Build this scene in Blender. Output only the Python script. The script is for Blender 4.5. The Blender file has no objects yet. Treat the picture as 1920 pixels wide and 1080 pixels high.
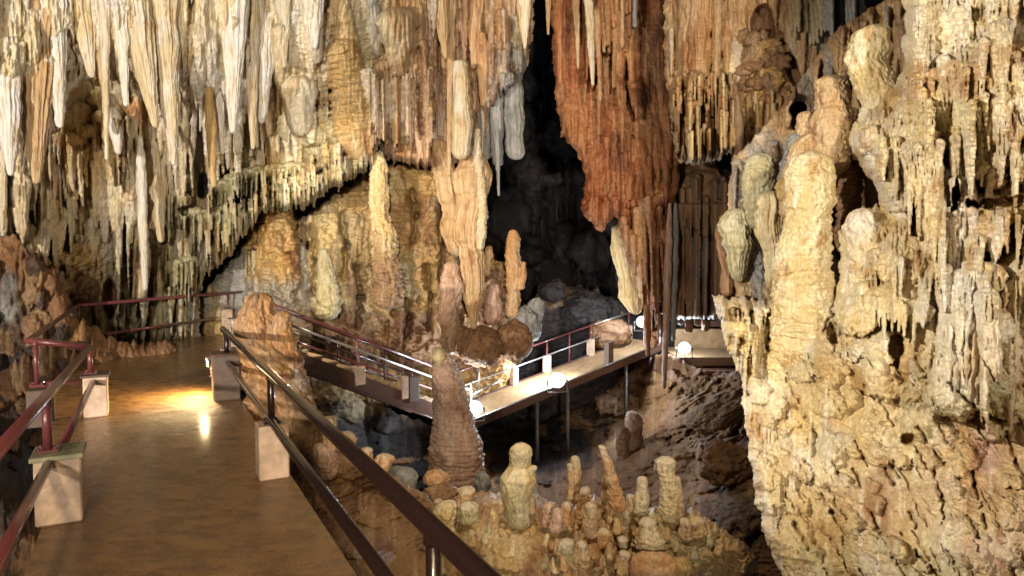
import bpy, math, random
import numpy as np
from mathutils import Vector, Matrix

# ------------------------------------------------------------------ camera
scn = bpy.context.scene
COL = scn.collection
F = 1280.0                     # focal length in pixels of a 1920 px wide frame
HY = 472.0                     # row of the horizon
EYE = 2.05                     # eye height above the walkway (walkway floor is z = 0)
PIT = math.atan((540 - HY) / F)
cam_d = bpy.data.cameras.new('camera'); cam = bpy.data.objects.new('camera', cam_d); COL.objects.link(cam)
cam.location = (0, 0, EYE); cam.rotation_euler = (math.radians(90) - PIT, 0, 0)
cam_d.sensor_width = 36; cam_d.lens = 24; cam_d.clip_end = 500; cam_d.clip_start = 0.05
scn.camera = cam
scn.view_settings.view_transform = 'Standard'; scn.view_settings.look = 'None'
scn.cycles.sample_clamp_indirect = 4.0; scn.cycles.max_bounces = 6
scn.view_settings.exposure = 0.0; scn.view_settings.gamma = 1
# ------------------------------------------------------------------ cave air: very dim ambient
wd = bpy.data.worlds.new('World'); scn.world = wd; wd.use_nodes = True
bg = wd.node_tree.nodes['Background']; bg.inputs[0].default_value = (1.0, 0.90, 0.78, 1); bg.inputs[1].default_value = 0.05

FW = np.array([0, math.cos(PIT), -math.sin(PIT)]); UP = np.array([0, math.sin(PIT), math.cos(PIT)]); RT = np.array([1.0, 0, 0])
def P(px, py, z):
    "world point seen at photograph pixel px,py at forward depth z (metres)"
    px = np.asarray(px, float); py = np.asarray(py, float); z = np.asarray(z, float)
    a = (px - 960) / F * z; b = -(py - 540) / F * z
    return a[..., None] * RT + b[..., None] * UP + z[..., None] * FW + np.array([0, 0, EYE])
def G(px, py, h=0.0):
    "world point on the horizontal plane z = h"
    d = (px - 960) / F * RT - (py - 540) / F * UP + FW
    t = (h - EYE) / d[2]
    return d * t + np.array([0, 0, EYE])

def spot(loc, tgt, power, deg=60, col=(1, .9, .75), rad=.1, blend=.6):
    l = bpy.data.lights.new('lamp', 'SPOT'); l.energy = power; l.spot_size = math.radians(deg); l.spot_blend = blend
    l.color = col; l.shadow_soft_size = rad
    o = bpy.data.objects.new('spot_lamp', l); COL.objects.link(o); o.location = loc
    o.rotation_euler = (Vector(tgt) - Vector(loc)).to_track_quat('-Z', 'Y').to_euler(); return o
def point(loc, power, col=(1, .9, .75), rad=.1):
    l = bpy.data.lights.new('lamp', 'POINT'); l.energy = power; l.color = col; l.shadow_soft_size = rad
    o = bpy.data.objects.new('point_lamp', l); COL.objects.link(o); o.location = loc; return o
WARM = (1.0, .80, .56); NEU = (1.0, .91, .76); COOL = (.80, .90, 1.0)
# the show-cave's floodlights, out of view, and one added fill
spot((1.5, -15.0, 4.0), P(900, 20, 16), 27000, 50, (1, .89, .72), .5, 1.0)  # added fill, unseen far behind the camera, evens out the walls
spot((-8.0, -7.0, 2.2), P(400, 200, 15), 17000, 50, NEU, .15)           # washes the left wall from the left
spot((-4.6, 3.0, 3.8), P(1800, 330, 7), 4300, 58, NEU, .08)             # rakes the right wall
spot((.2, 6.6, 4.4), P(1110, 960, 9), 640, 70, WARM, .10)             # the stalagmite floor
spot((-3.0, 1.0, 2.6), P(1180, 280, 18), 3500, 40, (1, .84, .66), .10)  # the red curtain
spot(tuple(P(560, 230, 12.5)), P(720, 480, 18), 620, 85, WARM, .10)          # the mounds beyond the stairs
spot((-.6, -2.5, 4.2), G(500, 1050), 1900, 32, (1, .76, .44), .3)          # the near end of the walkway

# ------------------------------------------------------------------ noise
def _hash(ix, iy, iz, seed):
    with np.errstate(over='ignore'):
        h = (ix.astype(np.uint32) * np.uint32(374761393) + iy.astype(np.uint32) * np.uint32(668265263) + iz.astype(np.uint32) * np.uint32(2147483647 - 9181) + np.uint32((seed * 2654435 + 12345) & 0xffffffff))
        h ^= h >> np.uint32(13); h *= np.uint32(1274126177); h ^= h >> np.uint32(16); h *= np.uint32(2246822519); h ^= h >> np.uint32(13)
    return h
def n2(x, y, seed=0):
    "2-D gradient noise, about -1..1"
    x, y = np.broadcast_arrays(np.asarray(x, float), np.asarray(y, float))
    xi = np.floor(x).astype(np.int64); yi = np.floor(y).astype(np.int64); fx = x - xi; fy = y - yi
    u = fx * fx * fx * (fx * (fx * 6 - 15) + 10); v = fy * fy * fy * (fy * (fy * 6 - 15) + 10)
    z = np.zeros_like(xi)
    def g(dx, dy):
        a = _hash(xi + dx, yi + dy, z, seed).astype(np.float64) * (2 * math.pi / 4294967296.0)
        return np.cos(a) * (fx - dx) + np.sin(a) * (fy - dy)
    a = g(0, 0); b = g(1, 0); c = g(0, 1); d = g(1, 1)
    return (a + u * (b - a) + v * ((c + u * (d - c)) - (a + u * (b - a)))) * 1.5
def n3(x, y, z, seed=0):
    x, y, z = np.broadcast_arrays(np.asarray(x, float), np.asarray(y, float), np.asarray(z, float))
    xi = np.floor(x).astype(np.int64); yi = np.floor(y).astype(np.int64); zi = np.floor(z).astype(np.int64)
    fx = x - xi; fy = y - yi; fz = z - zi; s = lambda t: t * t * (3 - 2 * t); u = s(fx); v = s(fy); w = s(fz)
    r = 0
    for dx in (0, 1):
        for dy in (0, 1):
            for dz in (0, 1):
                h = _hash(xi + dx, yi + dy, zi + dz, seed)
                gx = (h & np.uint32(1023)).astype(float) / 511.5 - 1; gy = ((h >> np.uint32(10)) & np.uint32(1023)).astype(float) / 511.5 - 1; gz = ((h >> np.uint32(20)) & np.uint32(1023)).astype(float) / 511.5 - 1
                r = r + (u if dx else 1 - u) * (v if dy else 1 - v) * (w if dz else 1 - w) * (gx * (fx - dx) + gy * (fy - dy) + gz * (fz - dz))
    return r * 1.4
def fb2(x, y, seed=0, o=4, g=.5):
    r = 0; a = 1; t = 0
    for i in range(o):
        r = r + a * n2(x * 2 ** i, y * 2 ** i, seed + i * 7); t += a; a *= g
    return r / t * 1.4
def fb3(x, y, z, seed=0, o=3, g=.5):
    r = 0; a = 1; t = 0
    for i in range(o):
        r = r + a * n3(x * 2 ** i, y * 2 ** i, z * 2 ** i, seed + i * 7); t += a; a *= g
    return r / t * 1.4
def sst(a, b, x):
    t = np.clip((x - a) / (b - a), 0, 1); return t * t * (3 - 2 * t)

# ------------------------------------------------------------------ objects
def tag(o, label=None, cat=None, group=None, kind=None):
    if label: o['label'] = label
    if cat: o['category'] = cat
    if cat and not kind: kind = 'thing'
    if group: o['group'] = group
    if kind: o['kind'] = kind
    return o
def mesh_obj(name, V, Fc, mat, col=None, parent=None, smooth=True):
    V = np.asarray(V, float); org = np.array([V[:, 0].mean(), V[:, 1].mean(), V[:, 2].min()]); V = (V - org).astype(np.float32); me = bpy.data.meshes.new(name)
    if isinstance(Fc, np.ndarray):
        n = Fc.shape[1]; me.vertices.add(len(V)); me.vertices.foreach_set('co', V.ravel())
        me.loops.add(Fc.size); me.loops.foreach_set('vertex_index', Fc.astype(np.int32).ravel())
        me.polygons.add(len(Fc)); me.polygons.foreach_set('loop_start', np.arange(0, Fc.size, n, dtype=np.int32))
        me.update(calc_edges=True)
    else:
        me.from_pydata([tuple(map(float, v)) for v in V], [], Fc)
    if smooth: me.polygons.foreach_set('use_smooth', np.ones(len(me.polygons), bool))
    if col is not None:
        at = me.color_attributes.new('Col', 'FLOAT_COLOR', 'POINT')
        c = np.ones((len(V), 4), np.float32); c[:, :3] = np.clip(col, .004, .9); at.data.foreach_set('color', c.ravel())
    me.materials.append(mat)
    me.validate(); me.update()
    o = bpy.data.objects.new(name, me); COL.objects.link(o); o.location = tuple(float(q) for q in org)
    if parent is not None: o.parent = parent; o.matrix_parent_inverse = Matrix.Translation(-Vector(parent.location))
    return o
def empty(name, loc):
    o = bpy.data.objects.new(name, None); COL.objects.link(o); o.location = tuple(float(v) for v in loc); return o

# ------------------------------------------------------------------ materials
def nodes(name):
    m = bpy.data.materials.new(name); m.use_nodes = True; nt = m.node_tree; b = nt.nodes['Principled BSDF']; return m, nt, b
def rock_mat(name, sc=(30, 30, 5), bump=.5, rough=.55, spec=.4, fine=60):
    m, nt, b = nodes(name); N = nt.nodes; L = nt.links
    at = N.new('ShaderNodeAttribute'); at.attribute_name = 'Col'
    tc = N.new('ShaderNodeTexCoord'); mp = N.new('ShaderNodeMapping'); mp.inputs['Scale'].default_value = sc; L.new(tc.outputs['Object'], mp.inputs[0])
    n1 = N.new('ShaderNodeTexNoise'); n1.inputs['Scale'].default_value = 1; n1.inputs['Detail'].default_value = 5; n1.inputs['Roughness'].default_value = .6; L.new(mp.outputs[0], n1.inputs[0])
    nf = N.new('ShaderNodeTexNoise'); nf.inputs['Scale'].default_value = fine; nf.inputs['Detail'].default_value = 4; L.new(tc.outputs['Object'], nf.inputs[0])
    r = N.new('ShaderNodeMapRange'); r.inputs[1].default_value = .3; r.inputs[2].default_value = .7; r.inputs[3].default_value = .72; r.inputs[4].default_value = 1.25; L.new(n1.outputs[0], r.inputs[0])
    mx = N.new('ShaderNodeMix'); mx.data_type = 'RGBA'; mx.blend_type = 'MULTIPLY'; mx.inputs[0].default_value = 1
    L.new(at.outputs['Color'], mx.inputs[6]); L.new(r.outputs[0], mx.inputs[7]); L.new(mx.outputs[2], b.inputs['Base Color'])
    ad = N.new('ShaderNodeMath'); ad.operation = 'MULTIPLY_ADD'; ad.inputs[1].default_value = .35; L.new(nf.outputs[0], ad.inputs[0]); L.new(n1.outputs[0], ad.inputs[2])
    bp = N.new('ShaderNodeBump'); bp.inputs['Strength'].default_value = bump; bp.inputs['Distance'].default_value = .03; L.new(ad.outputs[0], bp.inputs['Height']); L.new(bp.outputs[0], b.inputs['Normal'])
    b.inputs['Roughness'].default_value = rough; b.inputs['Specular IOR Level'].default_value = spec
    return m
M_FLOW = rock_mat('flowstone', (30, 30, 2.6), .8, .5, .4)
M_KNOB = rock_mat('knobbly_calcite', (22, 22, 16), .8, .55, .4)
M_NEAR = rock_mat('near_calcite', (30, 30, 18), .6, .5, .4, 90)
M_DARK = rock_mat('dark_rock', (9, 9, 8), 1.0, .8, .2, 40)
def plain(name, col, rough=.5, metal=0, ns=12, amt=.25, bump=.2, coat=0, stretch=(1, 1, 1), spec=.5):
    m, nt, b = nodes(name); N = nt.nodes; L = nt.links
    tc = N.new('ShaderNodeTexCoord'); mp = N.new('ShaderNodeMapping'); mp.inputs['Scale'].default_value = stretch; L.new(tc.outputs['Object'], mp.inputs[0])
    n1 = N.new('ShaderNodeTexNoise'); n1.inputs['Scale'].default_value = ns; n1.inputs['Detail'].default_value = 6; n1.inputs['Roughness'].default_value = .65; L.new(mp.outputs[0], n1.inputs[0])
    r = N.new('ShaderNodeMapRange'); r.inputs[1].default_value = .3; r.inputs[2].default_value = .7; r.inputs[3].default_value = 1 - amt; r.inputs[4].default_value = 1 + amt; L.new(n1.outputs[0], r.inputs[0])
    mx = N.new('ShaderNodeMix'); mx.data_type = 'RGBA'; mx.blend_type = 'MULTIPLY'; mx.inputs[0].default_value = 1; mx.inputs[6].default_value = (*col, 1)
    L.new(r.outputs[0], mx.inputs[7]); L.new(mx.outputs[2], b.inputs['Base Color'])
    bp = N.new('ShaderNodeBump'); bp.inputs['Strength'].default_value = bump; bp.inputs['Distance'].default_value = .02; L.new(n1.outputs[0], bp.inputs['Height']); L.new(bp.outputs[0], b.inputs['Normal'])
    b.inputs['Roughness'].default_value = rough; b.inputs['Metallic'].default_value = metal; b.inputs['Coat Weight'].default_value = coat; b.inputs['Specular IOR Level'].default_value = spec
    return m
M_RAIL = plain('maroon_paint', (.13, .034, .036), .30, 0, 30, .2, .08, .4)
M_RAILD = plain('shaded_maroon_paint', (.016, .007, .006), .26, 0, 30, .2, .08, .4)  # the maroon paint again, darkened as if unlit
M_PLINTH = plain('pale_render', (.50, .36, .27), .75, 0, 6, .38, .6)
M_PLDK = plain('dark_render', (.10, .065, .05), .7, 0, 14, .25, .4)
M_STEEL = plain('brown_steel', (.10, .05, .035), .4, 0, 20, .3, .15)
M_GREY = plain('galvanised_metal', (.45, .45, .45), .35, .8, 30, .15, .1)
M_TREAD = plain('stair_concrete', (.42, .30, .18), .7, 0, 14, .25, .4)
M_DECK = plain('deck_concrete', (.36, .23, .12), .5, 0, 5, .3, .4)
def floor_mat():
    m, nt, b = nodes('wet_brown_concrete'); N = nt.nodes; L = nt.links
    tc = N.new('ShaderNodeTexCoord'); mp = N.new('ShaderNodeMapping'); mp.inputs['Rotation'].default_value = (0, 0, -.25); mp.inputs['Scale'].default_value = (1.2, 2.6, 1); L.new(tc.outputs['Object'], mp.inputs[0])
    n1 = N.new('ShaderNodeTexNoise'); n1.inputs['Scale'].default_value = 3.4; n1.inputs['Detail'].default_value = 12; n1.inputs['Roughness'].default_value = .74; n1.inputs['Distortion'].default_value = .3; L.new(mp.outputs[0], n1.inputs[0])
    n2_ = N.new('ShaderNodeTexNoise'); n2_.inputs['Scale'].default_value = 45; n2_.inputs['Detail'].default_value = 5; L.new(tc.outputs['Object'], n2_.inputs[0])
    cr = N.new('ShaderNodeValToRGB'); cr.color_ramp.elements[0].position = .32; cr.color_ramp.elements[0].color = (.075, .032, .009, 1); cr.color_ramp.elements[1].position = .70; cr.color_ramp.elements[1].color = (.36, .19, .065, 1)
    L.new(n1.outputs[0], cr.inputs[0]); L.new(cr.outputs[0], b.inputs['Base Color'])
    r = N.new('ShaderNodeMapRange'); r.inputs[1].default_value = .35; r.inputs[2].default_value = .65; r.inputs[3].default_value = .14; r.inputs[4].default_value = .42; L.new(n1.outputs[0], r.inputs[0]); L.new(r.outputs[0], b.inputs['Roughness'])
    b.inputs['Coat Weight'].default_value = .35; b.inputs['Coat Roughness'].default_value = .18
    ad = N.new('ShaderNodeMath'); ad.operation = 'MULTIPLY_ADD'; ad.inputs[1].default_value = .42; L.new(n2_.outputs[0], ad.inputs[0]); L.new(n1.outputs[0], ad.inputs[2])
    bp = N.new('ShaderNodeBump'); bp.inputs['Strength'].default_value = .9; bp.inputs['Distance'].default_value = .05; L.new(ad.outputs[0], bp.inputs['Height']); L.new(bp.outputs[0], b.inputs['Normal'])
    return m
M_FLOOR = floor_mat()
def emit(name, col, s):
    m, nt, b = nodes(name); b.inputs['Emission Color'].default_value = (*col, 1); b.inputs['Emission Strength'].default_value = s; b.inputs['Base Color'].default_value = (.8, .8, .8, 1); return m
M_LED = emit('lit_led_glass', (.85, .93, 1), 60)

# palettes: (main, alternate, stain, highlight)
PAL = dict(
    cream=((.53, .42, .25), (.58, .51, .42), (.34, .18, .05), (.72, .66, .54)),
    white=((.66, .60, .50), (.62, .58, .56), (.48, .33, .15), (.80, .76, .70)),
    olive=((.36, .31, .17), (.44, .40, .27), (.20, .13, .05), (.56, .51, .38)),
    ochre=((.42, .26, .09), (.50, .35, .16), (.22, .09, .03), (.62, .49, .30)),
    orange=((.48, .25, .10), (.54, .36, .20), (.30, .10, .03), (.62, .44, .28)),
    red=((.31, .105, .038), (.38, .17, .07), (.13, .035, .018), (.44, .20, .10)),
    tan=((.44, .28, .135), (.50, .35, .20), (.25, .105, .035), (.62, .49, .33)),
    gold=((.56, .42, .20), (.65, .55, .35), (.36, .20, .055), (.78, .73, .62)),
    brown=((.20, .10, .048), (.26, .145, .075), (.10, .042, .022), (.34, .23, .14)),
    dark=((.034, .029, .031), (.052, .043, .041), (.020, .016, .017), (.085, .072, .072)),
    grey=((.22, .22, .21), (.29, .28, .27), (.12, .11, .09), (.40, .40, .38)),
    pink=((.46, .28, .19), (.52, .36, .28), (.30, .12, .07), (.62, .50, .42)),
    rust=((.38, .19, .07), (.34, .21, .12), (.18, .07, .025), (.50, .35, .19)),
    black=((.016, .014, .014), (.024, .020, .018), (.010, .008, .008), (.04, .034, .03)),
    mud=((.25, .15, .08), (.32, .20, .11), (.12, .06, .03), (.46, .33, .22)),
)
def palcol(pal, a, b, c):
    "a,b,c noise arrays -1..1"
    p = [np.array(q) for q in PAL[pal]]
    m = sst(-.35, .45, a)[..., None]; s = sst(.10, .62, b)[..., None]; h = sst(.15, .7, c)[..., None]
    r = p[0] * (1 - m) + p[1] * m; r = r * (1 - .75 * s) + p[2] * .75 * s; return r * (1 - .6 * h) + p[3] * .6 * h

# ------------------------------------------------------------------ relief surfaces (cave walls, flowstone masses)
class Relief:
    def __init__(s, poly, zpts, pal, seed, step=1.7, sig=220, rag=(5, 30), pad=12, edge=40, comb=0):
        s.comb = comb
        s.poly = np.array(poly, float); s.seed = seed; s.edge = edge
        x0, y0 = s.poly.min(0) - pad; x1, y1 = s.poly.max(0) + pad
        s.step = step; s.gx = np.arange(x0, x1 + step, step); s.gy = np.arange(y0, y1 + step, step); s.x0 = x0; s.y0 = y0
        s.X, s.Y = np.meshgrid(s.gx, s.gy); s.rng = random.Random(seed)
        w = 0; z = 0
        for (a, b, c) in zpts:
            k = np.exp(-((s.X - a) ** 2 + (s.Y - b) ** 2) / (2 * sig * sig)) + 1e-9 / (1 + (s.X - a) ** 2 + (s.Y - b) ** 2); w = w + k; z = z + k * c
        s.Z = z / w; s.H = np.zeros_like(s.X); s.pal = pal
        X, Y = s.X, s.Y
        s.a = fb2(X / 90, Y / 160, seed + 1, 4); s.b = fb2(X / 60 + 9, Y / 110, seed + 2, 4); s.c = fb2(X / 14, Y / 150, seed + 3, 3, .6)
        s.C = palcol(pal, s.a, s.b, s.c); s.rag = rag
    def tint(s, x, y, rx, ry, pal, k=1.0, nz=.45):
        "a patch of another palette with a ragged edge"
        d = np.sqrt(((s.X - x) / rx) ** 2 + ((s.Y - y) / ry) ** 2) + nz * fb2(s.X / 30, s.Y / 55, s.seed + int(x) % 97, 3)
        m = (k * (1 - sst(.55, 1.15, d)))[..., None]; s.C = s.C * (1 - m) + palcol(pal, s.a, s.b, s.c) * m
    def reg(s, x, y, rx, ry, soft=.4):
        d = np.sqrt(((s.X - x) / rx) ** 2 + ((s.Y - y) / ry) ** 2); return 1 - sst(1 - soft, 1 + soft, d)
    def win(s, x0, y0, x1, y1):
        i0 = max(0, int((y0 - s.y0) / s.step)); i1 = min(len(s.gy), int((y1 - s.y0) / s.step) + 2)
        j0 = max(0, int((x0 - s.x0) / s.step)); j1 = min(len(s.gx), int((x1 - s.x0) / s.step) + 2)
        return (slice(i0, i1), slice(j0, j1)) if i1 > i0 and j1 > j0 else None
    def at(s, x, y):
        i = min(max(int((y - s.y0) / s.step), 0), len(s.gy) - 1); j = min(max(int((x - s.x0) / s.step), 0), len(s.gx) - 1); return s.H[i, j]
    def stick(s, x0, y0, x1, y1, w0, w1, lift=3, pal=None, pw=1.0, ring=0, flute=.15, rlen=9, k=.6, depth=1.0, knob=0, rt=1.0, em=0):
        "tapered half-round relief from (x0,y0) to (x1,y1), half-widths w0 to w1"
        m = max(w0, w1) * 1.3 + 4
        W = s.win(min(x0, x1) - m, min(y0, y1) - m, max(x0, x1) + m, max(y0, y1) + m)
        if W is None: return
        X = s.X[W]; Y = s.Y[W]; dx = x1 - x0; dy = y1 - y0; L = math.hypot(dx, dy) + 1e-6
        t = ((X - x0) * dx + (Y - y0) * dy) / L / L; sd = ((X - x0) * dy - (Y - y0) * dx) / L
        sd = sd + n2(X / 9, Y / 26, s.seed + int(x0) % 31) * .10 * max(w0, w1)
        tc = np.clip(t, 0, 1); w = w1 + (w0 - w1) * (1 - tc) ** pw
        if ring: w = w * (1 + ring * n2((t * L) / rlen, sd * 0 + int(x0 * 7 + y0) % 53, s.seed + 5))
        e0 = np.clip(-t * L / (w0 * .8 + 1), 0, 9); e1 = np.clip((t - 1) * L / (w1 * 1.5 * rt + 1), 0, 9)
        q = (sd / w) ** 2 + e0 ** 2 + e1 ** 2
        ok = q < 1
        pr = np.sqrt(np.clip(1 - q, 0, 1))
        base = s.at(x0 + dx * .3, y0 + dy * .3)
        v = base + lift * (1 - .3 * tc) + depth * w * (pr - .25)
        if em: v = v - (w0 * 1.2 + lift) * (1 - sst(0, em, t))
        if flute: v = v + flute * w * np.abs(n2(sd / (w0 * .33 + 1) + x0, t * L / 90, s.seed + 8)) * pr * 1.6
        if knob: v = v + knob * w * (fb2(X / (w0 * .5 + 2), Y / (w0 * .4 + 2), s.seed + 12, 3)) * pr
        H = s.H[W]; up = ok & (v > H); H[up] = v[up]
        if pal and up.any():
            r = s.rng.random() * 2 - 1
            cc = palcol(pal, s.a[W][up] * .5 + r * .6, s.b[W][up], n2(sd[up] / 3.5 + x0, t[up] * L / 120, s.seed + 9)); C = s.C[W]; C[up] = C[up] * (1 - k) + cc * k
    def blob(s, x, y, rx, ry, h, lift=0, pal=None, k=1, rough=.2, ang=0):
        W = s.win(x - max(rx, ry) * 1.4, y - max(rx, ry) * 1.4, x + max(rx, ry) * 1.4, y + max(rx, ry) * 1.4)
        if W is None: return
        X = s.X[W] - x; Y = s.Y[W] - y; c, q = math.cos(ang), math.sin(ang); A = (X * c + Y * q) / rx; B = (-X * q + Y * c) / ry
        d = A * A + B * B + rough * fb2(s.X[W] / (rx * .6), s.Y[W] / (ry * .6), s.seed + int(x) % 19, 3)
        ok = d < 1; v = s.at(x, y) * .6 + lift + h * np.sqrt(np.clip(1 - d, 0, 1)); H = s.H[W]; up = ok & (v > H); H[up] = v[up]
        if pal: C = s.C[W]; C[up] = C[up] * (1 - k) + palcol(pal, s.a[W][up] + s.rng.uniform(-.4, .4), s.b[W][up], s.c[W][up]) * k
    def ledge(s, pts, r=10, lift=8, fl=(10, 40), sp=7, fw=(2, 5), pal=None, fr=1.0):
        "a bulging flowstone lip along pts with a fringe of drips below"
        for (x0, y0), (x1, y1) in zip(pts[:-1], pts[1:]):
            L = math.hypot(x1 - x0, y1 - y0); n = max(2, int(L / (r * .55)))
            for i in range(n):
                t = (i + s.rng.random() * .6) / n; x = x0 + (x1 - x0) * t; y = y0 + (y1 - y0) * t + s.rng.uniform(-.3, .3) * r
                s.blob(x, y, r * s.rng.uniform(.8, 1.3), r * s.rng.uniform(.6, 1.1), r * .9, lift * s.rng.uniform(.7, 1.1), pal, .9, .15)
            n = int(L / sp * fr)
            for i in range(n):
                t = (i + s.rng.random()) / max(n, 1); x = x0 + (x1 - x0) * t; y = y0 + (y1 - y0) * t
                w = s.rng.uniform(*fw); l = s.rng.uniform(*fl) * (.6 + .4 * math.sin(t * 3.14))
                s.stick(x, y, x + s.rng.uniform(-.06, .06) * l, y + l + r, w, w * .35, lift * .8 + r * .3, pal, flute=0)
    def crack(s, pts, w=3, d=12):
        for (x0, y0), (x1, y1) in zip(pts[:-1], pts[1:]):
            W = s.win(min(x0, x1) - 5 * w, min(y0, y1) - 5 * w, max(x0, x1) + 5 * w, max(y0, y1) + 5 * w)
            if W is None: continue
            X = s.X[W] + 5 * n2(s.X[W] / 13, s.Y[W] / 13, 3); Y = s.Y[W] + 4 * n2(s.X[W] / 13 + 7, s.Y[W] / 13, 4); dx = x1 - x0; dy = y1 - y0; L = dx * dx + dy * dy
            t = np.clip(((X - x0) * dx + (Y - y0) * dy) / L, 0, 1); q = np.hypot(X - x0 - t * dx, Y - y0 - t * dy)
            s.H[W] -= d * np.exp(-(q / w) ** 2)
    def pit(s, x, y, rx, ry, d, pal=None, rough=.25, ang=0):
        X = s.X - x; Y = s.Y - y; c, q = math.cos(ang), math.sin(ang); A = (X * c + Y * q) / rx; B = (-X * q + Y * c) / ry
        e = A * A + B * B + rough * fb2(s.X / 25, s.Y / 25, s.seed + 77, 3)
        m = 1 - sst(.55, 1.15, e); s.H = s.H * (1 - m) + (s.H * .3 - d) * m
        if pal: m = m[..., None]; s.C = s.C * (1 - m) + palcol(pal, s.a, s.b, s.c) * m
    def rain(s, poly, n, ln, wd, lift, pals, slant=0, sl2=.03, **kw):
        "many hanging stalactites and drapery folds inside a polygon"
        poly = np.array(poly, float); x0, y0 = poly.min(0); x1, y1 = poly.max(0); c = 0; tr = 0
        while c < n and tr < n * 20:
            tr += 1; x = s.rng.uniform(x0, x1); y = s.rng.uniform(y0, y1)
            if not inpoly(x, y, poly): continue
            c += 1; u = s.rng.random(); w = wd[0] + (wd[1] - wd[0]) * u ** 2.2; l = (ln[0] + (ln[1] - ln[0]) * s.rng.random() ** 1.6) * (.5 + .5 * min(1, w / wd[1] * 2))
            sl = slant + s.rng.uniform(-sl2, sl2)
            s.stick(x, y, x + sl * l, y + l, w, w * s.rng.uniform(.06, .3), s.rng.uniform(*lift), s.rng.choice(pals), em=.3, flute=.3, pw=s.rng.uniform(.6, 1.1), **kw)
    def depth(s, x, y):
        i = min(max(int((y - s.y0) / s.step), 0), len(s.gy) - 1); j = min(max(int((x - s.x0) / s.step), 0), len(s.gx) - 1); return float(s.zf[i, j])
    def build(s, name, mat, thick=60, label=None, cat=None, kind=None, group=None):
        X, Y = s.X, s.Y
        ra, rl = s.rag
        Xw = X + ra * fb2(X / rl, Y / rl, s.seed + 40, 4); Yw = Y + ra * 1.3 * fb2(X / (rl * .5), Y / (rl * 2.2), s.seed + 41, 4)
        if s.comb: Yw = Yw + s.comb * (np.abs(n2(X / 5.5, X * 0 + .5, s.seed + 43)) + .5 * n2(X / 17, X * 0, s.seed + 44))
        d = np.full(X.shape, 1e9); ins = np.zeros(X.shape, bool); p = s.poly
        for i in range(len(p)):
            (x0, y0), (x1, y1) = p[i], p[(i + 1) % len(p)]; dx = x1 - x0; dy = y1 - y0; L = dx * dx + dy * dy + 1e-9
            t = np.clip(((Xw - x0) * dx + (Yw - y0) * dy) / L, 0, 1); d = np.minimum(d, np.hypot(Xw - x0 - t * dx, Yw - y0 - t * dy))
            if y0 != y1: ins ^= ((y0 > Yw) != (y1 > Yw)) & (Xw < dx * (Yw - y0) / dy + x0)
        sd = np.where(ins, d, -d); R = s.edge
        q = 1 - np.clip(sd / R, 0, 1); fall = R * (1 - np.sqrt(np.clip(1 - q * q, 0, 1)))
        H = s.H * (.35 + .65 * sst(0, R * .5, sd)) - fall
        zf = s.Z * (1 - H / F); s.zf = zf
        fin = sd > 0
        back = s.Z * (1 + (R + thick * np.sqrt(np.clip(1 - q ** 2, 0, 1))) / F) + .02
        back = np.maximum(back, zf + .03)
        idx = -np.ones(X.shape, np.int64); idx[fin] = np.arange(fin.sum()); n = int(fin.sum())
        Vf = P(X[fin], Y[fin], zf[fin]); Vb = P(X[fin], Y[fin], back[fin])
        a = idx[:-1, :-1]; b = idx[:-1, 1:]; c = idx[1:, 1:]; e = idx[1:, :-1]; ok = (a >= 0) & (b >= 0) & (c >= 0) & (e >= 0)
        Q = np.stack([e[ok], c[ok], b[ok], a[ok]], 1)
        # rim: directed edges used once
        E = np.concatenate([Q[:, [0, 1]], Q[:, [1, 2]], Q[:, [2, 3]], Q[:, [3, 0]]]); key = E[:, 0] * (n + 1) + E[:, 1]; rev = E[:, 1] * (n + 1) + E[:, 0]
        rim = E[~np.isin(key, rev)]
        # closed body: rim strip, then a coarse back made of the same grid
        use_back = thick > 0
        Vx = [Vf]; Fx = [Q]; Cx = [s.C[fin]]
        if use_back:
            ids = np.unique(rim); mp = -np.ones(n, np.int64); mp[ids] = np.arange(len(ids)) + n
            k = thick / F
            Vm = Vf[ids] + (Vf[ids] - np.array([0, 0, EYE])) * k
            
            Vx.append(Vm); Cx.append(s.C[fin][ids] * np.array([.30, .24, .20])); Fx.append(np.stack([rim[:, 1], rim[:, 0], mp[rim[:, 0]], mp[rim[:, 1]]], 1))  # rim strip colour darkened to stand for underside shade
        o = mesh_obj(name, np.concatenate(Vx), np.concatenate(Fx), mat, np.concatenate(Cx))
        tag(o, label, cat, group, kind); return o
def inpoly(x, y, p):
    c = False
    for i in range(len(p)):
        (x0, y0), (x1, y1) = p[i], p[i - 1]
        if (y0 > y) != (y1 > y) and x < (x1 - x0) * (y - y0) / (y1 - y0) + x0: c = not c
    return c

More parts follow.
